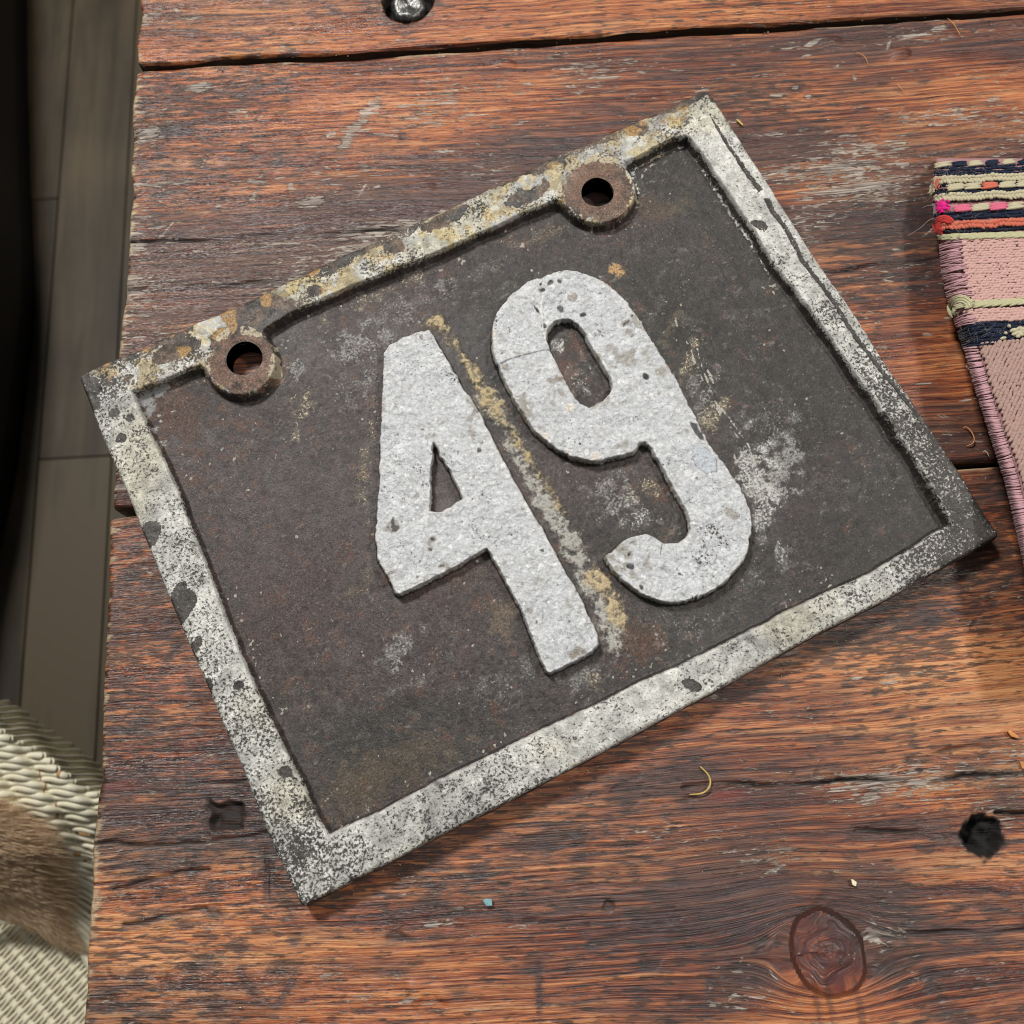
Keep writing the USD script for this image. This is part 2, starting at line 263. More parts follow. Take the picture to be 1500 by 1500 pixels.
# ------------------------------------------------------------------ the table: three planks, a bolt, battens and legs
table = thing('wooden_table', 'old scarred reddish brown plank table that the numbered iron plate lies on', 'table')
def wpoly(P, z=0.0): return px(P, z)[:, :2]
XR = 1.02
GAP1_UP = wpoly([(205, 93), (280, 91), (340, 83), (500, 77), (700, 63), (1000, 41), (1500, 11)])
GAP1_LO = wpoly([(205, 102), (280, 96), (340, 93), (500, 87), (640, 77), (1000, 51), (1500, 20)])
GAP2_UP = wpoly([(160, 747), (205, 744), (700, 716), (1390, 678), (1500, 671)])
GAP2_LO = wpoly([(160, 760), (205, 755), (700, 727), (1390, 687), (1500, 679)])
L1, L2, L3 = wpoly([(212, -200), (205, 0), (200, 97)]), wpoly([(197, 108), (193, 180), (190, 330), (184, 400), (177, 500), (169, 640), (161, 750)]), wpoly([(160, 762), (155, 850), (149, 1000), (141, 1130), (134, 1240), (126, 1400), (121, 1500), (112, 1700)])
def by_y(P, y): o = np.argsort(P[:, 1]); return np.interp(y, P[o, 1], P[o, 0])
def by_x(P, x): return np.interp(x, P[:, 0], P[:, 1])

def blob_mm(X, Y, c, r, asp=1.0, ang=0.0):
    "Normalised elliptical distance round c (1 on the outline)."
    dx, dy = X - c[0], Y - c[1]; ca, sa = math.cos(ang), math.sin(ang)
    return np.hypot((dx * ca + dy * sa) / (r * asp), (-dx * sa + dy * ca) / r)

KNOT = px((1212, 1396))[0]; PIT = px((1440, 1226))[0]; PEG = px((331, 1197))[0]; BOLT = px((597, 2))[0]
WOOD_MARKS = [  # photo x, y, radius px, aspect, angle deg, dark, scuff, dirt, dent mm
    (560, 330, 85, 3.6, 3, .26, .03, 0, 0), (330, 395, 45, 3.2, 4, .24, .05, 0, 0), (800, 245, 45, 3.4, 3, .26, .02, 0, 0), (450, 395, 40, 4, 3, .22, .02, 0, 0), (255, 190, 16, 3.5, 3, .35, .0, 0, 0),
    (1190, 330, 36, 2.6, 2, .28, .05, 0, 0), (1300, 300, 38, 3.2, 2, .24, .05, 0, 0), (1150, 215, 34, 3.0, 2, .2, .05, 0, 0), (1330, 480, 26, 2.6, 3, .16, .02, 0, 0), (1370, 420, 30, 2, 3, .2, 0, 0, 0),
    (540, 160, 11, 3.6, 55, .12, .36, 0, .05), (505, 210, 10, 3.2, 60, .12, .36, 0, .05), (350, 265, 4, 22, 2, 0, .40, 0, -.2), (240, 268, 5, 9, 1, 0, .4, 0, 0), (320, 300, 7, 1.5, 30, 0, .42, 0, .05), (372, 287, 6, 1.6, 55, 0, .42, 0, .05), (425, 274, 7, 1.5, 80, 0, .42, 0, .05), (340, 165, 6, 3, 3, 0, .35, 0, 0), (290, 127, 7, 3, 3, 0, .35, 0, 0), (455, 295, 8, 3.0, 15, .1, .36, 0, 0), (560, 225, 5, 4, 3, 0, .3, 0, 0), (610, 325, 6, 7, 4, 0, .3, 0, 0), (650, 222, 5, 6, 3, 0, .3, 0, 0), (1220, 245, 14, 7, 3, 0, .1, 0, 0), (1030, 165, 7, 3, 85, 0, .32, 0, 0), (1120, 110, 6, 4, 2, 0, .3, 0, 0), (1190, 62, 5, 3, 20, 0, .34, 0, 0), (1340, 52, 6, 5, 3, 0, .34, 0, 0), (1385, 57, 5, 6, 3, 0, .32, 0, 0), (1225, 280, 4, 12, 2, 0, .34, 0, 0), (1275, 270, 4, 10, 2, 0, .32, 0, 0), (1140, 195, 4, 9, 2, 0, .34, 0, 0), (1215, 190, 5, 4, 25, 0, .34, 0, 0), (1080, 105, 12, 5, 3, 0, .10, 0, 0),
    (640, 140, 12, 4, 4, .05, .13, 0, 0), (880, 110, 14, 4, 4, .05, .13, 0, 0), (1190, 62, 12, 4, 4, 0, .11, 0, 0), (1340, 95, 12, 4, 4, 0, .12, 0, 0), (300, 130, 10, 4, 4, 0, .12, 0, 0), (225, 200, 16, 2, 4, 0, .11, 0, 0), (410, 295, 14, 3, 20, 0, .12, 0, 0), (460, 300, 16, 1.2, 60, 0, .14, 0, 0),
    (925, 1158, 20, 1.7, 0, .2, .1, .5, .25), (975, 1150, 14, 4, 0, .35, 0, .1, 0), (800, 1230, 13, 2.6, 12, .3, .1, .45, .2), (580, 1370, 9, 1.8, 0, .25, .1, .6, .3), (890, 1331, 6, 1.1, 0, .2, .0, .9, .6), (950, 1410, 12, 1.5, 0, .25, .1, .5, .2),
    (1085, 1430, 22, 1.5, 0, .3, .08, .35, .15), (1365, 1435, 12, 1.2, 60, .3, 0, .55, .2), (1300, 1410, 14, 1.2, 0, .25, .02, .3, .1), (1270, 1335, 40, 1.3, 30, .35, .03, .12, .1), (1100, 1300, 34, 2.2, 10, .27, .02, .05, 0), (1030, 1300, 26, 2.4, 0, .25, .03, 0, 0), (1310, 1215, 13, 4.5, 2, .35, .03, .12, .2), (1200, 1080, 5, 8, 2, .22, .06, .1, .1),
    (1360, 900, 13, 1.2, 0, .2, .03, .6, .15), (1340, 915, 9, 3, 0, .3, .05, .1, 0), (1240, 935, 10, 4, 3, .3, .08, .1, 0), (1080, 1015, 12, 4, 3, .3, .06, .1, 0), (1460, 720, 22, 2.0, 8, .35, .0, .1, .2), (1480, 690, 12, 2, 0, .2, 0, 0, 0),
    (1165, 128, 4.5, 1, 0, 0, .0, 0, .15), (1184, 141, 4.5, 1, 0, 0, .0, 0, .15), (1260, 440, 7, 1.6, 0, .1, 0, .5, .1), (1240, 420, 40, 4, 3, .05, .1, 0, 0), (1300, 430, 10, 5, 3, .02, .15, 0, 0),
    (260, 1262, 7, 6, 3, .3, .10, .0, .1), (200, 1060, 14, 2, 10, .2, .1, .15, .1), (215, 1145, 9, 5, 0, .3, 0, .2, 0), (240, 930, 10, 2.6, 20, .2, 0, .3, .1), (215, 885, 10, 2, 0, .2, .02, .2, .1), (250, 960, 5, 7, 58, .3, 0, .2, .1), (190, 845, 9, 2.4, 5, .3, .12, .1, 0), (395, 1290, 9, 3, 85, .3, 0, .15, .1), (225, 1345, 6, 6, 12, .2, .12, .1, 0),
    (310, 1335, 8, 1.2, 0, .1, .1, .3, .2), (430, 1378, 7, 1.2, 0, .2, .1, .5, .2), (412, 1418, 14, 1.3, 0, .2, .05, .5, .15), (290, 1415, 12, 2.2, 15, .25, .1, .3, .1), (360, 1440, 6, 4, -55, .25, 0, .3, 0), (160, 1470, 10, 1.5, 0, .2, .1, .3, .1), (320, 1480, 14, 1.3, 0, .25, .05, .4, .1), (420, 1450, 6, 4, 55, .25, 0, .3, 0),
    (580, 1425, 9, 3, 5, .2, .14, .2, .1), (670, 1455, 9, 1.6, 0, .25, 0, .3, .1), (780, 1420, 8, 2.2, 0, .25, .05, .3, .1), (878, 1385, 8, 2, 5, .2, .1, .4, .1), (970, 1345, 10, 2.4, 20, .25, .14, .2, .1), (740, 1100, 12, 2.5, 0, .25, .1, .1, 0), (715, 1130, 8, 2, 0, .25, .1, .1, .1), (963, 1225, 9, 1.5, 0, .1, .13, .15, .05), (850, 1255, 8, 2, 0, .2, .08, .2, .05), (700, 1280, 8, 1.6, 0, .2, .08, .2, .05),
    (790, 1460, 4, 10, 88, .3, .1, .2, .1), (1040, 1455, 5, 5, 80, .2, .15, .1, 0), (1160, 1260, 7, 1.8, 40, 0, .16, 0, 0), (1195, 1280, 6, 2.4, -25, 0, .15, 0, 0), (1265, 1275, 7, 2.6, -20, 0, .12, 0, 0), (1425, 1315, 10, 1.6, 0, .1, .1, .3, .05), (1425, 1275, 7, 1.6, 80, .05, .15, 0, 0), (1450, 1330, 9, 1.6, 0, .2, .1, .2, 0), (1390, 1485, 12, 3, -25, .3, .08, .2, .1),
    (1105, 1235, 30, 2.4, 10, .22, .05, .05, 0), (1180, 1130, 20, 3, 0, .14, .04, 0, 0), (1280, 1160, 16, 2, 60, .2, .1, .05, 0), (1420, 1130, 16, 3, 0, .25, .02, .05, 0), (1480, 1165, 26, 1.7, 0, .3, .08, .35, .1), (1010, 1130, 18, 2, 0, .3, .04, .1, 0)]
CRACKS = [([(128, 1240), (200, 1238), (290, 1232), (403, 1223)], 1.0), ([(136, 1150), (260, 1155), (420, 1142)], .6), ([(1000, 1150), (1190, 1149), (1360, 1143), (1430, 1136), (1540, 1131)], .9), ([(1330, 1112), (1420, 1099), (1540, 1092)], .8), ([(1262, 1369), (1400, 1366), (1540, 1358)], .9),
    ([(186, 350), (280, 352), (390, 347), (520, 338), (700, 326)], .8), ([(186, 424), (300, 418), (420, 412)], .8), ([(1206, 395), (1270, 386), (1380, 378), (1500, 372)], .8), ([(300, 1180), (303, 1228), (308, 1222)], .5), ([(390, 1245), (391, 1315)], .45), ([(305, 1170), (304, 1226)], .5),
    ([(1255, 1220), (1340, 1222), (1405, 1223)], .8), ([(1460, 1192), (1540, 1186)], 1.2), ([(166, 1300), (230, 1283), (280, 1272), (305, 1271)], .7), ([(180, 1355), (250, 1338), (300, 1327)], .6), ([(1000, 1168), (1100, 1155)], .5)]

def plank(k, lab):
    P0, P1 = wpoly([(1212, 1396)]), None
    if k == 0: lo, hi, LE = (lambda x: by_x(GAP1_UP, x)), (lambda x: 0 * x + 0.47), L1
    if k == 1: lo, hi, LE = (lambda x: by_x(GAP2_UP, x)), (lambda x: by_x(GAP1_LO, x)), L2
    if k == 2: lo, hi, LE = (lambda x: 0 * x - 0.292), (lambda x: by_x(GAP2_LO, x)), L3
    step = 0.00078
    us = np.concatenate([np.arange(0, 0.506, step), np.linspace(0.508, XR + 0.2, 60)])          # distance from the left end
    if k == 0: ws = np.concatenate([np.arange(0, 0.068, step), np.linspace(0.07, 0.2305, 50)])
    if k == 1: ws = np.arange(0, 0.2535, step)
    if k == 2: ws = np.concatenate([np.linspace(0, 0.016, 8), np.arange(0.0165, 0.2766, step)])
    ws = ws / ws[-1]; nx, ny = len(us), len(ws)
    xm = us - 0.195
    ylo, yhi = lo(xm), hi(xm)
    r = np.random.default_rng(50 + k)
    wob = lambda n, pos, wl, amp, sd: gn(pos, np.array([0.0]), wl, 1.0, sd, 4, 0.6)[0] * amp
    ylo = ylo + wob(nx, us, 0.03, 0.00025, 10 + k); yhi = yhi + wob(nx, us, 0.03, 0.00025, 20 + k)
    Y = ylo[None] + (yhi - ylo)[None] * ws[:, None]
    yv = ylo[0] + (yhi[0] - ylo[0]) * ws
    xl = by_y(LE, yv) + wob(ny, yv, 0.02, 0.00055, 30 + k)
    for d, rad in ((yv - yv[0], 0.0028), (yv[-1] - yv, 0.0030 if k == 2 else 0.0018)):
        q = np.clip(rad - d, 0, rad); xl = xl + rad - np.sqrt(np.maximum(rad ** 2 - q ** 2, 0))
    fade = np.clip(1 - us / 0.03, 0, 1)
    X = xl[:, None] * fade[None] + (-0.195) * (1 - fade[None]) + us[None]
    xs, ys = xm, yv
    mm = 1000.0
    # heights (mm)
    dl = (X - (X[:, :1])) * mm; dlo = (Y - ylo[None]) * mm; dhi = (yhi[None] - Y) * mm
    H = -0.35 + 0.10 * gn(xs, ys, 0.05, 0.02, 60 + k, 2) + 0.06 * gn(xs, ys, 0.02, 0.0032, 70 + k, 2) + 0.035 * gn(xs, ys, 0.004, 0.002, 80 + k, 2)
    for d, rad, amp in ((dl, 2.2, 1.0), (dlo, 1.7, 1.0), (dhi, 1.7, 1.0)):
        rr = rad * (1 + 0.35 * gn(xs, ys, 0.012, 0.012, 90 + k, 2)); q = np.clip(rr - d, 0, rr)
        H = H - amp * (rr - np.sqrt(np.maximum(rr ** 2 - q ** 2, 0)))
    # masks
    dark = 0.445 + 0.085 * gn(xs, ys, 0.09, 0.022, 100 + k, 3); scuff = 0.36 + 0.05 * gn(xs, ys, 0.03, 0.010, 110 + k, 3)
    tone = 0.0 + 0.035 * gn(xs, ys, 0.10, 0.012, 120 + k, 3) + 0.030 * gn(xs, ys, 0.16, 0.05, 125 + k, 2); fleck = 0.435 + 0.05 * gn(xs, ys, 0.05, 0.03, 130 + k, 2)
    edge = np.zeros_like(H); dirt = np.zeros_like(H); red = np.zeros_like(H)
    if k == 0: dark -= 0.10; tone += 0.05; scuff += 0.01
    if k == 1: dark += 0.035; scuff += 0.05; fleck -= 0.01; tone -= 0.01
    if k == 2: dark -= 0.02; fleck += 0.05; tone += 0.012; scuff -= 0.0
    if k == 1:  # the orange strip along the top of the middle plank, the darker band through its middle
        scuff += 0.02 * S((0.0 - X) / .05) * S((Y - .06) / .03); dark -= 0.13 * S((0.02 - X) / .06) * S((Y - .135) / .03); dark += 0.06 * S((X - .06) / .05) * S((Y - .05) / .04)
        dark -= 0.12 * S(1 - np.abs(Y - 0.205) / 0.03) ; dark -= 0.10 * S(1 - np.abs(Y - 0.02) / 0.05) * S((X - 0.12) / 0.03)
    gx, gy = X * 1.0, Y + 0.0022 * gn(xs, ys, 0.20, 0.08, 140 + k, 2) + 0.00035 * gn(xs, ys, 0.025, 0.012, 145 + k, 2)
    if k == 2:   # the grain flows round the knot
        dx, dy = (X - KNOT[0]) / 1.5, Y - KNOT[1]; R2 = dx * dx + dy * dy; a2 = 0.0155 ** 2
        gy = gy - np.where(R2 > a2, 0.92 * dy * a2 / np.maximum(R2, 1e-9), 0.92 * dy)
        dx2, dy2 = (X - px((1250, 1310))[0, 0]) / 1.6, Y - px((1250, 1310))[0, 1]
        gy = gy + 0.005 * np.exp(-(dx2 ** 2 + dy2 ** 2) / 0.0185 ** 2)
        kd = blob_mm(X, Y, KNOT, 0.0142, 1.22, math.radians(-62)) + 0.04 * gn(xs, ys, 0.008, 0.008, 3, 2)
        ins = S((1.04 - kd) / 0.10); ring = np.exp(-((kd - 1.0 + .04 * gn(xs, ys, .006, .006, 14, 2)) / 0.10) ** 2)
        ang = np.arctan2(dy, dx); gx = gx * (1 - ins) + ins * ang * 0.02; gy = gy * (1 - ins) + ins * (kd * 0.0045 + 0.0006 * gn(xs, ys, 0.007, 0.007, 4, 2))
        dark = dark * (1 - ins) + ins * 0.47; tone = tone * (1 - ins) + ins * -0.10; fleck = fleck * (1 - ins) + 0.45 * ins; scuff -= 0.1 * S((1.5 - kd) / .4)
        dirt = np.maximum(dirt, 0.13 * ring * (0.6 + 0.7 * gn(xs, ys, 0.01, 0.01, 5))); red = np.maximum(red, 0.14 * ins * (.8 + .4 * gn(xs, ys, 0.006, 0.006, 12, 3))); H -= 0.12 * ring
        H += 0.3 * ins
        bl = np.exp(-(((X - KNOT[0]) / 0.028) ** 2 + ((Y - KNOT[1] + 0.020) / 0.008) ** 2)); dark -= 0.3 * bl; tone += 0.09 * bl; fleck -= .2 * bl
        pd = blob_mm(X, Y, PIT, 0.0088, 1.05, 0.3) + 0.10 * gn(xs, ys, 0.004, 0.004, 6, 3)
        H -= (6.5 + 1.2 * gn(xs, ys, 0.003, 0.003, 13, 3) + 4 * S((PIT[0] - X) / .006 + .3)) * S((1.02 - pd) / 0.45); dirt = np.maximum(dirt, S((1.14 - pd) / 0.2)); H -= 0.5 * S((1.8 - pd) / 0.8); scuff += 0.05 * np.exp(-((pd - 1.4) / 0.3) ** 2); dark += 0.25 * S((3 - pd) / 2) * S((PIT[0] - X) / 0.01 + 0.3) * S(1 - np.abs(Y - PIT[1]) / 0.006)
        qx, qy = np.abs(X - PEG[0]) / 0.0085, np.abs(Y - PEG[1]) / 0.0068; pg = np.maximum(qx, qy) + 0.07 * gn(xs, ys, 0.003, 0.003, 8, 2)
        hole = S((1 - pg) / 0.3); H -= hole * (2.6 + 0.45 * gn(xs, ys, 0.005, 0.0016, 9, 2) + 2.2 * S((PEG[0] - 0.001 - X) / 0.004) * S((PEG[1] + .002 - Y) / .003)); dirt = np.maximum(dirt, 0.85 * S((1.15 - pg) / 0.35))
        dark += 0.3 * np.exp(-(((X - px((440, 1190))[0, 0]) / 0.02) ** 2 + ((Y - px((400, 1190))[0, 1]) / 0.008) ** 2))
        red = np.maximum(red, 0.55 * S(1.2 - blob_mm(X, Y, px((1065, 1163))[0], 0.0032, 3.6, 0.05)))
        red = np.maximum(red, 0.4 * S(1.2 - blob_mm(X, Y, px((180, 1150))[0], 0.003, 5, 0.0)))
        ragged0 = 0.3 * gn(xs, ys, 0.006, 0.002, 149, 3)
        for q in ((1200, 1482), (1218, 1478), (1263, 1492)):
            b = blob_mm(X, Y, px(q)[0], 0.0018, 6, math.radians(95)); dirt = np.maximum(dirt, 0.55 * S(1.2 - b + ragged0)); H -= 0.6 * S(1.2 - b)
    ragged = 0.22 * gn(xs, ys, 0.006, 0.0025, 150 + k, 3)
    for (mx, my, rp, asp, an, dk, sc, di, de) in WOOD_MARKS:
        c = px((mx, my))[0]
        if not (Y.min() - 0.02 < c[1] < Y.max() + 0.02): continue
        ix = slice(*np.searchsorted(xm, [c[0] - rp * asp / 3200 * 2.2 - 0.004, c[0] + rp * asp / 3200 * 2.2 + 0.004])); 
        b = blob_mm(X[:, ix], Y[:, ix], c, rp / 3200, asp, math.radians(an)); w = np.exp(-b ** 2 * 0.9); hard = S((1.1 - b - 1.5 * ragged[:, ix]) / 0.35)
        dark[:, ix] += dk * w; scuff[:, ix] += 0.62 * sc * w; dirt[:, ix] = np.maximum(dirt[:, ix], .62 * di * hard); H[:, ix] -= de * 1.6 * hard
    rt = np.random.default_rng(900 + k)                                # single ticks, nicks and dents
    for kind, count in (('pale', (34, 190, 90)[k]), ('nick', (22, 60, 170)[k])):
        for _ in range(count):
            c = (rt.uniform(-0.19, 0.30), rt.uniform(yv[0] + .002, yv[-1] - .002)); ln, wd_ = rt.uniform(.0012, .0055) * (1.3 if kind == 'pale' else .7), rt.uniform(.00045, .0011) * (1 if kind == 'pale' else 1.35); an = rt.normal(0, .12) if rt.random() < .8 else rt.uniform(0, 3.1)
            ix = slice(*np.searchsorted(xm, [c[0] - .012, c[0] + .012])); iy = slice(*np.searchsorted(ys, [c[1] - .012, c[1] + .012])); 
            if ix.stop - ix.start < 3 or iy.stop - iy.start < 3: continue
            b = blob_mm(X[iy, ix], Y[iy, ix], c, wd_, ln / wd_, an); w = S((1.25 - b + 1.1 * ragged[iy, ix]) / .7)
            if kind == 'pale': scuff[iy, ix] += rt.uniform(.10, .34) * w; H[iy, ix] -= .12 * w
            else: dirt[iy, ix] = np.maximum(dirt[iy, ix], rt.uniform(.25, .75) * w); H[iy, ix] -= .3 * w; scuff[iy, ix] += .07 * np.exp(-((b - 1.5) / .5) ** 2)
    for q in ((1165, 128), (1184, 141)):  # two old nail heads
        b = blob_mm(X, Y, px(q)[0], 0.00125); s_ = S((1.25 - b) / 0.3); scuff += 0.45 * s_; dark += 0.2 * np.exp(-((b - 1.4) / 0.4) ** 2)
    cn = 0.0008 * gn(xs, ys, 0.02, 0.02, 160 + k, 3)
    for C, dep in CRACKS:
        C = wpoly(C)
        if not (Y.min() < C[:, 1].mean() < Y.max()): continue
        d, a = line_dist(X, Y + cn, C, 0.006); s_ = np.exp(-(d / 0.00062) ** 2) * (0.75 + 0.45 * gn(xs, ys, 0.015, 0.015, 170 + k))
        H -= 1.7 * dep * np.clip(s_, 0, 1.3); dirt = np.maximum(dirt, np.clip(1.15 * dep * s_, 0, 1)); dark += 0.12 * np.exp(-(d / 0.003) ** 2); scuff += 0.05 * np.exp(-(d / 0.003) ** 2)
    # raw, pale and frayed at the left end and along some joints
    nr = gn(xs, ys, 0.010, 0.0016, 180 + k, 3); fr = gn(xs, ys, 0.5, 0.02, 185 + k, 2)
    nr2 = gn(xs, ys, 0.006, 0.0006, 187 + k, 2); edge = np.maximum(edge, 1.9 * S((1.5 + 0.9 * nr + 0.9 * nr2 + 0.6 * fr - dl) / 1.6) * (0.85 if k < 2 else 0.65)); scuff += (0.13 if k < 2 else .08) * S((12 + 5 * nr + 4 * nr2 - dl) / 14)
    edge = np.maximum(edge, 1.2 * S((1.4 + 1.3 * nr - dhi) / 1.2) * (gn(xs, ys, 0.05, 0.05, 190 + k) > -0.2))
    dirt = np.maximum(dirt, S((0.5 - dlo) / 1.2) * 0.8); dirt = np.maximum(dirt, S((0.35 - dl + 0.3 * nr) / 0.5) * 0.7)
    if k == 0:
        bd = np.hypot(X - BOLT[0], Y - BOLT[1]) / 0.0142 + 0.02 * gn(xs, ys, 0.006, 0.006, 11, 2)
        H -= 9.0 * S((1.0 - bd) / 0.06); dirt = np.maximum(dirt, S((1.03 - bd) / 0.06)); scuff += 0.12 * np.exp(-((bd - 1.12) / 0.12) ** 2); dark += 0.2 * np.exp(-((bd - 1.1) / 0.2) ** 2)
    rough_end = np.where(dl < 0.5, 1, 0)
    P = np.stack([X, Y, H / mm], -1)
    N = grid_normals(P)
    G = np.stack([gx + 3.1 * k, gy + 1.7 * k, 0 * X + k], -1)
    W1 = np.stack([dark, scuff, tone], -1); W2 = np.stack([fleck, np.clip(edge, 0, 2), np.clip(dirt, 0, 1)], -1); W3 = np.stack([np.clip(red, 0, 1), red * 0, red * 0], -1)
    V, Nn = P.reshape(-1, 3), N.reshape(-1, 3); F = grid_faces(ny, nx).reshape(-1, 4)
    # sides: the rim of the grid dropped to the underside
    idx = np.arange(ny * nx).reshape(ny, nx)
    loop = np.concatenate([idx[0, :], idx[1:, -1], idx[-1, -2::-1], idx[-2:0:-1, 0]]); n = len(loop)
    top = V[loop]; tan = np.roll(top, -1, 0) - np.roll(top, 1, 0); out = np.stack([tan[:, 1], -tan[:, 0], 0 * tan[:, 0]], 1); out /= np.linalg.norm(out, axis=1, keepdims=True) + 1e-12
    rows, base = [], ny * nx
    zz = [0.0, -0.004, -0.010, -0.020, -0.034]
    attrs = [[a.reshape(-1, 3)] for a in (G, W1, W2, W3)]
    VV, NN, FF = [V], [Nn], [F]
    for j, dz in enumerate(zz):
        p = top.copy(); p[:, 2] = top[:, 2] * (j == 0) + (dz if j else 0); p[:, :2] += out[:, :2] * (0.00015 * j * gn(np.arange(n) * 1.0, np.array([0.0]), 9, 1, 200 + k + j, 2)[0])[:, None]
        VV.append(p); NN.append(out)
        g = G.reshape(-1, 3)[loop].copy(); g[:, 1] += -dz * 0.6; attrs[0].append(g); w1 = W1.reshape(-1, 3)[loop].copy(); w1[:, 0] = 0.62; w1[:, 1] = 0.40; attrs[1].append(w1)
        w2 = W2.reshape(-1, 3)[loop].copy(); w2[:, 2] = 0.55; w2[:, 1] = 0.25; attrs[2].append(w2); attrs[3].append(W3.reshape(-1, 3)[loop] * 0)
    for j in range(len(zz) - 1):
        a = base + j * n + np.arange(n); b = base + j * n + (np.arange(n) + 1) % n
        FF.append(np.stack([a, a + n, b + n, b], 1))
    raw_mesh('plank', table, np.vstack(VV), np.vstack(FF), M_WOOD, np.vstack(NN), {nme: np.vstack(a) for nme, a in zip(('grain', 'wear', 'wear_two', 'wear_three'), attrs)}, label=lab)
plank(0, 'upper plank with the recessed bolt'); plank(1, 'middle plank with dark stains and pale scuffs'); plank(2, 'lower plank with the knot, peg hole and pit')

M_BATTEN = simple('old_brown_timber', (0.07, 0.035, 0.02), 0.7, scale=60, stretch=(1, 8, 1))
for x in (-0.05, 0.62): part('batten', table, trimesh.creation.box(bounds=[(x, -0.27, -0.075), (x + 0.11, 0.45, -0.0345)]), M_BATTEN, False)
for x in (-0.03, 0.64):
    for y in (-0.24, 0.35): part('leg', table, trimesh.creation.box(bounds=[(x, y, -0.7398), (x + 0.07, y + 0.07, -0.0755)]), M_BATTEN, False)

M_BOLT = simple('worn_black_iron', (0.10, 0.098, 0.092), 0.34, 0.6, 0.75, 0.4, 500, 0.6, 0.0006, c2=(0.30, 0.29, 0.27))
def bolt_mesh():
    prof = [(0.0095, -0.0088), (0.0102, -0.0060), (0.0100, -0.0040), (0.0085, -0.0026), (0.0072, -0.0020), (0.0060, -0.0022), (0.0, -0.0024)]
    V, F, ns = [], [], 48
    for r_, z in prof:
        for q in range(ns):
            a = q * 2 * np.pi / ns; hexr = np.cos(np.pi / 6) / np.cos((a + 0.2) % (np.pi / 3) - np.pi / 6); rr = r_ * (0.55 + 0.45 * hexr) * (1 + 0.02 * math.sin(5 * a + 1)); V.append((rr * math.cos(a), rr * math.sin(a), z + 0.0004 * math.sin(3 * a) * (r_ > 0.003)))
    for i in range(len(prof) - 1):
        for q in range(ns): a, b = i * ns + q, i * ns + (q + 1) % ns; F += [(a, b, b + ns), (a, b + ns, a + ns)]
    return np.array(V) + [BOLT[0], BOLT[1], 0.0], np.array(F)
part('bolt', table, bolt_mesh(), M_BOLT, 40)

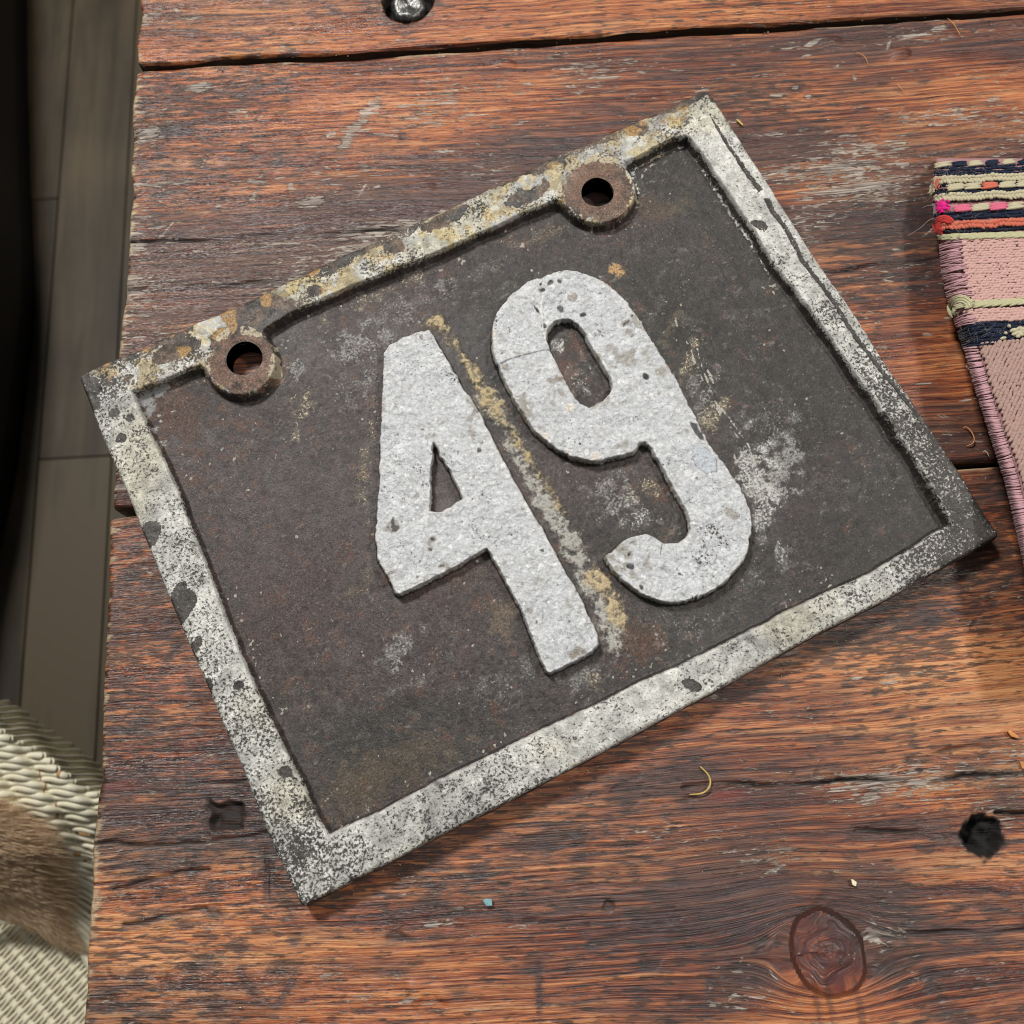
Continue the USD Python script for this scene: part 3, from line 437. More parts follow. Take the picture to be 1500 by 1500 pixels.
# ------------------------------------------------------------------ the cast iron number plate
PW, PH, PT, PA, PC = 346.0, 268.8, 12.0, 0.41671, np.array([0.0025, 0.0])
plate = thing('cast_iron_number_plate', 'rusty dark cast iron plate with raised painted number 49 and pale rim', 'number plate', loc=(PC[0], PC[1], 0.0004), rotz=PA)
CA, SA = math.cos(PA), math.sin(PA)
def pl(P, z=11.6):
    "Measured photograph spots -> plate coordinates in mm, at height z mm."
    q = (px(P, z / 1000)[:, :2] - PC) * 1000
    return np.stack([q[:, 0] * CA + q[:, 1] * SA, -q[:, 0] * SA + q[:, 1] * CA], 1)
def build_plate():
    step = 0.43
    xs, ys = np.arange(-PW / 2, PW / 2 + step / 2, step), np.arange(-PH / 2, PH / 2 + step / 2, step)
    xs = xs * (PW / 2 / xs[-1]) if xs[-1] != 0 else xs; ys = ys * (PH / 2 / ys[-1])
    xs[0], ys[0] = -PW / 2, -PH / 2; nx, ny = len(xs), len(ys)
    X, Y = np.meshgrid(xs, ys); X, Y = X.astype(np.float32), Y.astype(np.float32)
    g = lambda w, sd, o=1, wy=None, gain=0.5: gn(xs, ys, w, wy, sd, o, gain)
    HF, HR, HD, HB = 5.3, 11.6, 11.0, 12.0
    inner = pl([(193, 574), (250, 700), (300, 828), (375, 1008), (480, 1226), (590, 1170), (700, 1110), (880, 1028), (1100, 924), (1280, 838), (1396, 770), (1340, 675), (1260, 560), (1180, 446), (1090, 318), (1030, 236), (1004, 200), (975, 208), (915, 236), (868, 262), (820, 291), (690, 347), (560, 401), (430, 456), (390, 480), (345, 505), (296, 532)])
    d4 = pl([(561, 516), (571, 504), (592, 492), (611, 485), (632, 481), (638, 489), (648, 507), (664, 536), (680, 567), (697, 591), (719, 633), (733, 660), (777, 740), (817, 810), (853, 880), (875, 930), (876, 944), (867, 957), (833, 975), (802, 988), (796, 983), (790, 967), (763, 897), (733, 840), (715, 807), (680, 827), (627, 853), (588, 873), (578, 870), (573, 857), (552, 822), (548, 793), (550, 733), (555, 650), (556, 600), (558, 567), (559, 535)], HD)
    d4h = pl([(636, 652), (676, 732), (646, 751), (631, 750), (632, 700)], HD)
    d9 = chaikin(pl([(818, 395), (840, 395), (865, 401), (890, 414), (912, 432), (928, 450), (938, 467), (952, 490), (972, 525), (993, 555), (1007, 582), (1027, 618), (1032, 629), (1049, 657), (1068, 682), (1090, 717), (1099, 739), (1104, 762), (1103, 788), (1097, 818), (1075, 842), (1057, 859), (1029, 872), (988, 883), (960, 878), (928, 866), (907, 849), (891, 831), (882, 818), (884, 812), (898, 805), (915, 790), (943, 780), (955, 783), (963, 789), (976, 794), (990, 793), (1008, 784), (1011, 769), (1004, 747), (989, 721), (973, 693), (959, 667), (950, 654), (945, 649), (935, 662), (917, 668), (889, 676), (870, 679), (852, 675), (830, 668), (807, 653), (789, 639), (769, 614), (753, 590), (740, 563), (729, 537), (721, 520), (718, 500), (719, 483), (722, 465), (732, 448), (745, 431), (767, 412), (793, 402)], HD), 1)
    d9h = chaikin(pl([(830, 467), (840, 470), (852, 478), (860, 493), (867, 508), (882, 535), (895, 555), (899, 567), (892, 582), (868, 597), (855, 592), (843, 580), (825, 545), (813, 523), (805, 508), (802, 490), (805, 478), (817, 469)], HD), 1)
    B = [(pl([(352, 530)], HB)[0], 15.6, pl([(358, 525)], HB)[0], 8.9), (pl([(876, 280)], HB)[0], 16.6, pl([(875, 282)], HB)[0], 8.2)]
    rag = 0.34 * g(2.6, 1, 3, gain=.7); rag2 = 0.45 * g(9, 2, 3)
    di = poly_sdf(X, Y, inner, 60) + 0.6 * rag2 + 0.3 * rag                                   # > 0 on the rim
    s4 = np.maximum(poly_sdf(X, Y, d4, 14), -poly_sdf(X, Y, d4h, 14)); s9 = np.maximum(poly_sdf(X, Y, d9, 14), -poly_sdf(X, Y, d9h, 14))
    sd4, sd9 = s4 + 0.6 * rag, s9 + 0.6 * rag
    for c, r, hc, hr in B:        # the rim swells round each boss
        e_ = r + 1.0 - np.hypot(X - c[0], Y - c[1]); k_ = 7.0; h_ = np.clip(.5 + .5 * (di - e_) / k_, 0, 1); di = e_ * (1 - h_) + di * h_ + k_ * h_ * (1 - h_)
    # outline with rounded corners: the distance inwards from the edge
    rc = 2.6
    qx, qy = np.abs(X) - (PW / 2 - rc), np.abs(Y) - (PH / 2 - rc)
    so = np.hypot(np.maximum(qx, 0), np.maximum(qy, 0)) + np.minimum(np.maximum(qx, qy), 0) - rc
    din = np.maximum(-so, 0)
    # heights
    rimt = S((di + 2.1) / 2.6)
    pit = 0.050 * g(1.3, 5, 2) + 0.05 * g(3.0, 6, 2)
    Hf = HF + 0.16 * g(38, 3, 2) + 0.10 * g(9, 4, 2) + 0.75 * pit * (1.0 + 0.5 * g(60, 9))
    topz = S((15 - (PH / 2 - Y)) / 4); Hr = HR + 0.12 * g(30, 7, 2) + 0.10 * g(6, 8, 2) + 0.9 * pit + topz * (0.30 * g(5, 17, 3, gain=.7) - .1)
    H = Hf + (Hr - Hf) * rimt
    # right-hand flange: a step and a groove outside the crest
    xr = PW / 2 - X; fl = S((12 - xr) / 1.6)
    stripe = pl([(1036, 170), (1042, 183), (1058, 208), (1077, 233), (1093, 260), (1117, 285), (1133, 312), (1150, 335), (1167, 362), (1174, 380), (1194, 406), (1216, 436), (1238, 474), (1262, 508), (1290, 544), (1310, 566), (1340, 605), (1372, 655)])
    dst, ast = line_dist(X + 0.5 * rag2, Y, stripe, 20); wst = np.interp(ast, [0, .06, .3, .5, .9, 1], [0.35, 0.9, 1.7, 1.35, 1.1, .5])
    st = S((wst + 0.35 * rag - dst) / 0.5)
    H -= st * 0.45 + 1.1 * S((9 - xr) / 7) * (xr < 10) * S((Y + 105) / 30)
    er = np.where(Y > PH / 2 - 6, 2.8, 2.0) * (1 + 0.25 * g(14, 11, 2)); q = np.clip(er - din, 0, er)
    H -= 0.95 * (er - np.sqrt(np.maximum(er * er - q * q, 0)))
    # digits
    t4, t9 = S((0.25 - sd4) / 0.95), S((0.25 - sd9) / 0.95); td = np.maximum(t4, t9)
    Hd = HD + 0.10 * g(1.5, 12, 2, 1.2) + 0.12 * (1 - 1.6 * np.abs(g(2.2, 19, 2))) + 0.10 * g(6, 13, 2, 4) + 0.05 * g(0.9, 14, 1); sdd = np.minimum(sd4, sd9)
    Hd -= 0.35 * np.exp(-np.maximum(-sdd, 0) / 0.5) ; bead = S((1.3 + sdd) / 0.8) * S(-sdd / 0.2); Hd += 0.16 * bead * np.clip(g(1.7, 15, 2), -1, 2)
    H = np.where(td > 0, H * (1 - td) + Hd * td, H)
    # bosses
    tb = np.zeros_like(H); db_all = np.full_like(H, 99); hole_all = np.full_like(H, 99)
    for c, r, hc, hr in B:
        d = np.hypot(X - c[0], Y - c[1]) + 0.7 * rag2 + .5 * rag; t = S((r - d) / 3.0); web = S((r + 3.0 - d) / 4) * 0.55 * S((Y - c[1] + 3) / 6)
        dh = np.hypot(X - hc[0], Y - hc[1]); top = HB + 0.16 * g(4, 16, 3) + .08 * g(1.6, 18, 2) - 0.5 * S((d - r + 5) / 5) - 0.55 * S((hr + 1.8 - dh) / 1.8)
        H = np.maximum(H, H * (1 - t) + top * t); tb = np.maximum(tb, t); db_all = np.minimum(db_all, d - r); hole_all = np.minimum(hole_all, dh - hr)
    # --- colours --------------------------------------------------------
    col = np.empty(X.shape + (3,), np.float32); mixc = lambda m_, c: col.__setitem__(Ellipsis, col + np.clip(m_, 0, 1)[..., None] * (np.asarray(c, np.float32) - col))
    rough = np.full(X.shape, 0.52, np.float32)
    fs = g(0.95, 21, 1); fs2 = g(1.9, 22, 2); fm = g(5, 23, 3); fl_ = g(22, 24, 3); fl2 = g(45, 25, 2); fx = g(0.95, 26, 1); ff = g(3.2, 27, 3, gain=.7)
    Xl = (X + PW / 2) / PW
    col[:] = (0.044, 0.038, 0.033)
    pc = np.empty_like(col); pc[:] = (0.34, 0.32, 0.28); cov = np.full(X.shape, -0.10, np.float32) + 0.05 * fl_ + 0.05 * fm; con = np.full(X.shape, 0.9, np.float32)
    def coat(w, c, a):
        pc.__setitem__(Ellipsis, pc + np.clip(w * 1.25, 0, 1)[..., None] * (np.asarray(c, np.float32) - pc)); np.maximum(cov, a * w, out=cov)
    mixc(S(0.5 + 0.35 * fl2 + 1.6 * (0.42 - Xl)) * 0.9, (0.072, 0.053, 0.050)); mixc(S(-0.4 + 0.55 * fl_) * 0.5, (0.036, 0.033, 0.026))
    col *= (1 + 0.10 * fs2 + 0.13 * fs + 0.07 * fm)[..., None]
    mixc(S((0.55 * fs2 + 0.5 * fm + 0.7 * (0.5 - Xl) - 0.85) / 0.7) * 0.55, (0.115, 0.055, 0.036))                                       # rust freckles
    mixc(S((ff + 0.4 * fl_ - 1.1) / 0.8) * 0.30, (0.15, 0.14, 0.125))                                                                     # grey bloom
    pass                                                               # pale specks
    # darker band along the foot of the rim, fading out towards the top
    rim_foot = np.exp(-np.abs(di + 4.0) / 4.5) * (di < 0); mixc(0.35 * rim_foot * (1 - S((Y - 60) / 30)), (0.040, 0.037, 0.033)); cov += 0.10 * np.exp(-((di + 5.0) / 2.2) ** 2) * (1 - S((Y - 80) / 30)) * (X < 120)
    col *= 0.80; rough += .04 * fl_ + .03 * fm
    sk = S((fx + .30 * fm + .2 * fl_ - 2.75 + .80 * np.exp(-((di + 5.5) / 3.0) ** 2) * (X < 130)) / .45); coat(sk, (.36, .335, .28), .95)
    sc_ = S((g(1.6, 28, 2, .8) * 1.0 + .5 * fm - 2.1) / .5); mixc(.5 * sc_, (.16, .15, .135))
    def spot(P, r, asp, ang, c, a, soft=0.35, thr=0.0, nz=0.35, hgt=0.0, rg=0.75, freq=ff):
        "A ragged patch of dirt, rust or paint round a measured spot; r in photo pixels."
        cc = pl([P], HF)[0]; b = blob_mm(X, Y, cc, r / 3.2, asp, math.radians(ang) - PA); w = S((1.25 - b + nz * freq - thr) / 0.9) * (b < 2.2)
        on = (1 - rimt) * (1 - td) * (1 - tb) if rg else 1.0
        (mixc(0.42 * a * w * on * np.clip(.8 + .35 * fs2, .2, 1.4), np.array(c) * .75), coat(w * on, c, 0.70 * a)) if min(c) > .11 or a > .9 else mixc(a * w * on, c); return w * on
    YEL, CRM, GRY, WHT, RST, BRN = (0.42, 0.31, 0.14), (0.55, 0.47, 0.33), (0.30, 0.29, 0.27), (0.50, 0.49, 0.46), (0.20, 0.095, 0.05), (0.10, 0.065, 0.045)
    for P, r, asp, an, c, a in [((530, 500), 30, 1.6, 25, GRY, .75), ((545, 560), 22, 1.5, 80, GRY, .55), ((500, 570), 26, 1.5, 0, GRY, .3), ((600, 455), 34, 1.8, 20, GRY, .45), ((655, 425), 20, 1.3, 0, GRY, .5), ((440, 600), 12, 3.0, 75, CRM, .55), ((432, 545), 10, 2.2, 75, GRY, .7), ((428, 585), 7, 2, 75, CRM, .6),
            ((905, 395), 13, 1.5, -25, (0.48, 0.30, 0.14), 1.0), ((870, 335), 10, 2.0, 20, CRM, .75), ((815, 340), 12, 4.0, 28, (0.22, 0.17, 0.12), .55), ((700, 395), 10, 7, 25, GRY, .35), ((560, 430), 10, 8, 23, CRM, .35), ((720, 440), 30, 1.4, 0, GRY, .22), ((950, 310), 26, 1.4, 0, BRN, .6), ((1000, 300), 18, 1.3, 0, (.12, .10, .07), .4),
            ((590, 950), 22, 1.6, 70, GRY, .65), ((615, 985), 20, 1.2, 0, GRY, .4), ((730, 1000), 26, 1.6, 10, GRY, .35), ((850, 990), 22, 1.3, 0, GRY, .55), ((870, 1000), 12, 1.2, 0, CRM, .3), ((735, 910), 20, 1.6, 60, (.16, .12, .08), .55), ((540, 850), 14, 3.5, 55, (.25, .23, .17), .35), ((530, 700), 12, 4, 85, CRM, .35), ((545, 640), 8, 4, 85, CRM, .35),
            ((905, 735), 26, 1.5, 0, GRY, .7), ((935, 760), 18, 1.4, 0, WHT, .6), ((950, 715), 16, 1.3, 20, CRM, .45), ((880, 720), 18, 1.3, 0, GRY, .35), ((1085, 790), 18, 2.4, 75, GRY, .55), ((1150, 818), 12, 2.3, 75, WHT, .5), ((1090, 850), 20, 1.5, 60, GRY, .35), ((1120, 650), 38, 2.0, 65, GRY, .45), ((1140, 690), 34, 1.5, 70, GRY, .9), ((1105, 700), 26, 2.6, 70, WHT, .8), ((1115, 735), 22, 2.6, 80, WHT, .7), ((1112, 780), 14, 2.6, 85, WHT, .55),
            ((1035, 585), 12, 5.5, 62, GRY, .55), ((1010, 530), 10, 5.0, 62, CRM, .5), ((1020, 560), 9, 5.0, 60, GRY, .5), ((985, 480), 8, 5, 62, (.15, .12, .08), .4), ((1050, 610), 12, 3.0, 60, CRM, .55), ((1000, 915), 26, 2.0, 5, GRY, .35), ((1010, 960), 20, 1.4, 0, GRY, .3), ((930, 940), 30, 1.5, 0, (.10, .055, .035), .6), ((1290, 690), 34, 1.5, 60, GRY, .2), ((1230, 720), 30, 1.5, 0, GRY, .2),
            ((640, 850), 50, 1.4, 0, (.085, .055, .04), .35), ((830, 540), 26, 2.0, 65, (.10, .055, .04), .8), ((818, 505), 12, 1.6, 65, WHT, .85), ((850, 555), 22, 1.6, 70, WHT, .35), ((250, 610), 60, 1.3, 0, (.105, .062, .045), .55), ((560, 1130), 34, 3, 25, (.12, .085, .05), .4), ((400, 900), 90, 1.4, 60, (.092, .062, .055), .35)]:
        w = spot(P, r, asp, an, c, a * 0.92); rough += 0.12 * w
    # flaked grey paint by the upper left corner
    for P, r, asp, an in [((233, 572), 10, 1.6, 20), ((215, 585), 9, 1.6, 60), ((226, 630), 8, 2.8, 65), ((238, 655), 7, 1.8, 60), ((220, 605), 6, 2.2, 65)]:
        w = spot(P, r, asp, an, (0.24, 0.235, 0.23), 1.5); H += 0.35 * S((w - .5) / .2)
    # yellowed cream and grey paint streak on the right of the 4, along its foot
    for P, c, w0, a0 in (([(712, 580), (737, 620), (754, 650), (797, 727), (838, 800), (870, 868), (892, 922), (898, 945)], (0.38, 0.365, 0.325), 3.7, .97), ([(644, 470), (658, 486), (681, 525), (698, 556), (716, 584), (733, 612), (752, 640)], (0.47, 0.375, 0.215), 2.4, .85),
            ([(752, 640), (775, 672), (798, 705), (818, 735), (828, 752)], (0.46, 0.36, 0.20), 1.0, .8), ([(868, 838), (885, 862), (902, 888), (908, 908)], (0.49, 0.39, 0.235), 2.5, .9)):
        d, a = line_dist(X, Y, pl(P, HF), 22); w = S((w0 + 2.3 + 0.9 * ff + 0.7 * fm - d) / 4.2) * np.clip(.86 + .10 * fm + .26 * fs2 + .16 * fs, .1, 1.2) * (1 - td) * (1 - rimt) * 1.0; mixc(.45 * w, np.array(c) * .8); coat(w, c, .70 * a0); H += 0.9 * w * S((sdd - 1.4) / 0.8); rough += 0.1 * w
    # streaks beside the 9
    for P in ([(990, 470), (1012, 520), (1030, 560)], [(1020, 515), (1040, 570), (1060, 610)], [(1035, 535), (1050, 580)], [(1045, 590), (1075, 630), (1100, 665)], [(1060, 600), (1090, 640), (1110, 680)], [(1075, 660), (1105, 720), (1118, 770)]):
        d, a = line_dist(X + 0.3 * fm, Y, pl(P, HF), 6); w = S((0.45 + 0.35 * fs2 - d) / 0.5) * (1 - td); coat(w, (.42, .40, .35), .75)
    gap = np.exp(-np.maximum(sdd - 0.4, 0) / 1.0) * (sdd > -0.3) * (1 - td); cov -= 0.8 * gap       # pale paint and dust kept off the crease round the figures
    # --- rim paint: white, worn to iron in speckles --------------------------
    a_l = pl([(165, 560), (445, 1290)], HR); par = lambda P: np.clip(((X - P[0][0]) * (P[1] - P[0])[0] + (Y - P[0][1]) * (P[1] - P[0])[1]) / ((P[1] - P[0]) @ (P[1] - P[0])), 0, 1)
    dl_, dr_, db_, dt_ = X + PW / 2, PW / 2 - X, Y + PH / 2, PH / 2 - Y
    tl, tr, tbm, tt = 1 - (Y + PH / 2) / PH, 1 - (Y + PH / 2) / PH, Xl, Xl
    wl_, wr_, wb_, wt_ = [np.exp(-np.maximum(d, 0) / 5.0) for d in (dl_, dr_ * .8, db_ * .9, dt_)]
    wear = (wl_ * np.interp(tl, [0, .1, .25, .45, .6, .8, .92, 1], [-.1, -.35, -.75, -.45, -.25, -.2, .25, .40]) + wr_ * np.interp(tr, [0, .2, .45, .6, .75, .88, 1], [-.75, -.85, -.6, -.15, .45, .8, 1.5]) +
            wb_ * np.interp(tbm, [0, .12, .3, .5, .7, .82, .93, 1], [.35, -.35, -.5, -.75, -.75, -.35, .75, 1.6]) + wt_ * np.interp(tt, [0, .12, .25, .5, .75, 1], [.2, .1, .1, -.5, -.4, -.45])) / (wl_ + wr_ + wb_ + wt_)
    sp = 0.62 * g(2.3, 31, 2) + 0.55 * fs2 + 0.32 * fs + 0.22 * fm                                               # speckle field, deviation about 0.9
    topr = S((wt_ / (wl_ + wr_ + wb_ + wt_) - .5) / .3)
    sp = sp * (1 - 0.75 * topr) + topr * (0.55 * g(7, 33, 3) + 0.3 * fs2)
    wv = 0.405 + 0.33 * (0.30 - wear) / 0.9 + .07 * fm + .05 * ff + topr * (.10 * g(7, 33, 3) - .02); off = np.zeros_like(wv); chips = np.zeros_like(wv)
    ed = np.where(dt_ < 9, 3.6 + 2.4 * g(16, 34, 2), 1.5 + 0.8 * ff)
    bare_edge = S((ed + 0.7 * ff - np.minimum(np.minimum(dl_, dr_ + 2), np.minimum(db_, dt_))) / 1.2)
    off += bare_edge * np.where(dt_ < 12, .5, .14)
    tlc = S((1.05 - blob_mm(X, Y, pl([(140, 565)], HR)[0], 9, 1.6, 1.1)) / .4) * (dl_ < 6.5 + 2 * ff); off += 1.2 * tlc
    for P, r, asp, an in [((191, 613), 6.2, 1, 0), ((178, 642), 7, 1.1, 20), ((187, 554), 5, 1.4, 20), ((168, 606), 7, 1.2, 0), ((220, 783), 15, 1.3, 65), ((1113, 331), 7, 1.8, -30), ((1012, 1003), 8, 1.8, -30), ((350, 1000), 6, 1.2, 0), ((285, 945), 6, 2.2, 60), ((300, 1010), 9, 1.8, 65), ((1365, 725), 8, 1.1, 0), ((1350, 715), 5, 1, 0), ((1340, 708), 4, 1, 0), ((268, 890), 12, 2.6, 65), ((262, 870), 9, 2.2, 65), ((385, 460), 34, 1.5, 15), ((330, 485), 24, 1.5, 20), ((255, 512), 15, 2.6, 24), ((465, 425), 10, 1.3, 0), ((775, 285), 16, 2.2, 28), ((655, 318), 12, 3.2, 28), ((1000, 150), 14, 2.6, 25), ((930, 190), 14, 1.3, 0), ((580, 360), 11, 1.6, 0), ((420, 1130), 8, 1.4, 0)]:
        b = blob_mm(X, Y, pl([P], HR)[0], r / 3.2, asp, math.radians(an) - PA); off += 1.4 * S((1.08 - b + .10 * ff) / .15)
    for P, r, asp, an in [((305, 478), 17, 1.6, 35), ((300, 505), 8, 1.5, 70), ((775, 270), 12, 1.6, 10), ((1075, 210), 7, 1.2, 0), ((1122, 283), 9, 1.3, 30)]:  # thick white chips
        b = blob_mm(X, Y, pl([P], HR)[0], r / 3.2, asp, math.radians(an) - PA); w = S((1.05 - b + .14 * ff) / .1); chips = np.maximum(chips, w); H += 0.25 * w * rimt
    off += 1.5 * st; rc_ = wv - off; rc_ = np.maximum(rc_, 1.4 * chips)
    rim_on = S((di + 0.9) / 0.8)
    # paint that has run down the inner wall beside the right and left rim
    spill = S((di + 3.3 + 1.2 * ff) / 0.9) * S((Y - 10) / 40) * S((X - 90) / 30) * S(.9 - np.abs(ff) * .4)
    lift_ = S((1.2 + di) / .7) * S((1.8 - di) / 1.2) * S(.6 + .5 * fm); on_ = S((di + 0.9) / 0.6); rc_ = rc_ + .34 * lift_ * (1 - topr); cov = cov * (1 - on_) + rc_ * on_; con = con * (1 - on_) + on_ * 1.0
    sp_ = 0.95 * spill * (1 - on_) * np.exp(-((di + 2.6) / 1.1) ** 2); cov = np.maximum(cov, sp_); white_all = S((cov - .4) / .2) * rim_on
    lift = S((1.1 + di) / .7) * S((0.9 - di) / .7)                                                                 # bright rolled lip
    wc = np.empty_like(col); wc[:] = (0.54, 0.53, 0.49); wc *= (1 + 0.10 * ff + 0.10 * fs2 + 0.07 * fl_)[..., None]
    yel = S((0.45 + 0.9 * g(5, 35, 3, gain=.7)) / 1.2) * topr; wc += yel[..., None] * (np.array([0.54, 0.44, 0.245]) - wc) * 0.85; wc *= (1 - .25 * topr * S(.7 * g(4, 38, 3)))[..., None]
    yl2 = S((g(30, 36, 2) - .2) / 1.2)[..., None]; wc += yl2 * (wc * np.array([1.0, 0.97, 0.84]) - wc) * .9
    dirty = S((fm + .5 * fs2 - 0.5) / 1.0)[..., None] * 0.30; wc *= 1 - dirty
    iron = np.empty_like(col); iron[:] = (0.048, 0.042, 0.037); iron += topr[..., None] * (np.array([0.12, 0.085, 0.062]) - iron) * S(.5 + .6 * fm)[..., None]; iron *= (1 + .15 * fs2 + .1 * fs)[..., None]
    ochre = topr * .8 * S((g(6, 37, 3) - .7) / .5); iron += ochre[..., None] * (np.array([0.34, 0.20, 0.07]) - iron)
    col += rim_on[..., None] * (iron - col)
    pw = np.maximum(rim_on, S((sp_ - .3) / .2))[..., None]; pc += pw * (wc - pc); H += 0.10 * white_all
    rough = rough * (1 - white_all) + white_all * 0.55
    lw = S((.6 - np.abs(din - 1.3 - .4 * ff)) / .5) * S((fm + .3) / 1) * (db_ < 8); pc += lw[..., None] * (np.array([.50, .46, .36]) - pc); cov = np.maximum(cov, .8 * lw)                       # thin pale line on the lower arris
    # --- figures ------------------------------------------------------------------
    dp = S((0.15 - sdd) / 0.5)
    dc = np.empty_like(col); dc[:] = (0.53, 0.536, 0.542); dc *= (1 + 0.03 * ff + 0.03 * g(4, 41, 2, 2.2) + 0.06 * fs2 + 0.06 * fs)[..., None]
    rimc = np.exp(-np.maximum(-sdd, 0) / 1.2)[..., None]; dc += rimc * S(.4 + .6 * fm)[..., None] * (np.array([0.66, 0.63, 0.55]) - dc) * .8
    dirt = S((0.65 * fm + .55 * fl_ + .5 * fs2 - 1.0) / 1.0)[..., None]; dc += dirt * (np.array([0.27, 0.245, 0.20]) - dc) * .75
    dk = S((fs2 + .45 * fs + .35 * fm - 3.0) / .35)[..., None]; dc += dk * (np.array([0.06, 0.055, 0.05]) - dc) * .9
    dw = S((-fs2 - .4 * fs + .2 * fm - 1.75) / .5)[..., None]; dc += dw * (np.array([0.74, 0.74, 0.73]) - dc) * .8
    for P, r, asp, an, c in [((792, 415), 2.4, 1, 0, 0), ((807, 414), 5, 1.3, 30, 0), ((796, 424), 3.2, 1.1, 0, 0), ((796, 476), 4.8, 1, 0, 0), ((822, 452), 5, 1.4, -60, 0), ((841, 435), 6, 1.1, 0, 1), ((857, 461), 4, 1.5, 10, 0), ((948, 554), 4.5, 1.3, -60, 0), ((923, 830), 5, 1.1, -20, 0), ((938, 859), 3.5, 1, 0, 0), ((1070, 753), 9, 1.1, 0, 1), ((1022, 700), 3, 1.3, 0, 0), ((776, 897), 6, 1.2, 0, 1), ((655, 700), 4, 1, 0, 0), ((610, 732), 6, 1.2, 0, 1), ((925, 491), 5, 1.7, -30, 1), ((1024, 823), 3, 1.2, 0, 0), ((740, 540), 6, 1.7, -20, 1), ((815, 558), 7, 1.8, 10, 1), ((607, 495), 3.5, 1, 0, 1), ((620, 494), 3, 1, 0, 1), ((786, 453), 1.6, 5.5, -65, 0), ((575, 840), 8, 1.4, 45, 1), ((845, 955), 7, 1.6, 20, 1)]:
        b = blob_mm(X, Y, pl([P], HD)[0], r / 3.2, asp, math.radians(an) - PA); w = S((1.05 - b + (.12 + .3 * c) * fs2) / (.2 + .5 * c))[..., None]; dc += w * (np.array([(0.045, 0.045, 0.047), (0.20, 0.155, 0.11)][c]) - dc) * (.92 - .35 * c + .1 * fs2[..., None]); H -= .12 * w[..., 0] * td
    for P, wd, c, dep in [([(728, 536), (745, 527), (770, 519), (795, 512), (806, 511)], .30, (.05, .05, .05), .25), ([(1002, 738), (1016, 729)], .22, (.08, .08, .08), .1), ([(1010, 779), (1030, 790)], .22, (.08, .08, .08), .1), ([(970, 795), (967, 812)], .25, (.08, .08, .08), .1), ([(796, 428), (793, 450), (794, 478), (800, 502)], .30, (.72, .70, .64), -.15), ([(1020, 655), (1016, 668), (1021, 682), (1036, 694), (1052, 690), (1052, 675), (1042, 660), (1028, 652), (1020, 655)], .25, (.12, .12, .12), .1)]:
        d, a = line_dist(X, Y, pl(P, HD), 4); w = S((wd * 1.6 + .1 * fs2 - d) / .35); dc += w[..., None] * (np.array(c) - dc) * .85; H -= dep * w * td
    b = poly_sdf(X, Y, pl([(1020, 652), (1015, 668), (1021, 683), (1036, 694), (1052, 688), (1052, 674), (1042, 660), (1028, 651)], HD), 4); w = S(-b / .3)[..., None]; dc += w * (np.array([.47, .50, .53]) - dc) * .85
    b = poly_sdf(X, Y, pl([(1013, 619), (1024, 622), (1033, 638), (1036, 646), (1029, 645), (1019, 632)], HD), 4); w = S(.3 - b / .3)[..., None]; dc += w * (np.array([.05, .052, .055]) - dc) * .95; H -= .35 * w[..., 0]
    for P, r in [((836, 598), 6), ((797, 641), 7), ((831, 663), 6), ((872, 671), 6), ((723, 489), 6), ((725, 505), 4)]:
        b = blob_mm(X, Y, pl([P], HD)[0], r / 3.2, 1.2, 0); w = S((1.1 - b + .2 * ff) / .4)[..., None]; dc += w * (np.array([.68, .62, .53]) - dc) * .8; H += .2 * w[..., 0]
    pc += dp[..., None] * (np.clip(dc, .03, .76) - pc); cov = cov * (1 - dp) + dp * (1.04 + .11 * fm + .09 * fl_); con = con * (1 - dp) + dp * 0.88; rough = rough * (1 - dp) + dp * (0.36 + .05 * ff)
    side = td * (1 - dp); cov -= 0.8 * S(side * 1.6) ; pass
    # --- bosses: bare brown rust -----------------------------------------------------
    bc = np.empty_like(col); bc[:] = (0.115, 0.078, 0.058); bc *= np.clip(1 + .24 * fm + .18 * fs2 + .12 * ff, .3, 2)[..., None]; bc += S((fl_ + .5 * ff - .4) / 1)[..., None] * (np.array([.17, .095, .062]) - bc) * .6
    lip = np.exp(-((hole_all - 2.4) / .8) ** 2)[..., None]; bc += lip * (np.array([.17, .085, .06]) - bc) * .6
    wb2 = S((1.6 + 1.6 * ff - db_all) / 1.6); col += wb2[..., None] * (bc - col); cov = cov * (1 - wb2) - .5 * wb2; rough = rough * (1 - wb2) + .62 * wb2
    ringw = S((1.5 - np.abs(db_all - 1.2) + .7 * ff) / .7) * S((ff + .5 * fm - .1) / .6) * (Y > B[0][0][1] - 14); coat(ringw * (1 - td), (.46, .40, .28), .75); H += .2 * ringw
    col = np.clip(col, 0.012, 0.72)
    # --- mesh: rounded outline, through holes ------------------------------------
    XX, YY = X.astype(float).copy(), Y.astype(float).copy(); HH = np.maximum(H, 2.0)
    cx, cy = np.clip(X, -(PW / 2 - rc), PW / 2 - rc), np.clip(Y, -(PH / 2 - rc), PH / 2 - rc); vx, vy = X - cx, Y - cy; L = np.hypot(vx, vy); over = L > rc
    XX[over] = (cx + vx * rc / np.maximum(L, 1e-6))[over]; YY[over] = (cy + vy * rc / np.maximum(L, 1e-6))[over]
    XX += 0.55 * g(55, 51, 3); YY += 0.55 * g(55, 52, 3)
    dead = np.zeros(X.shape, bool)
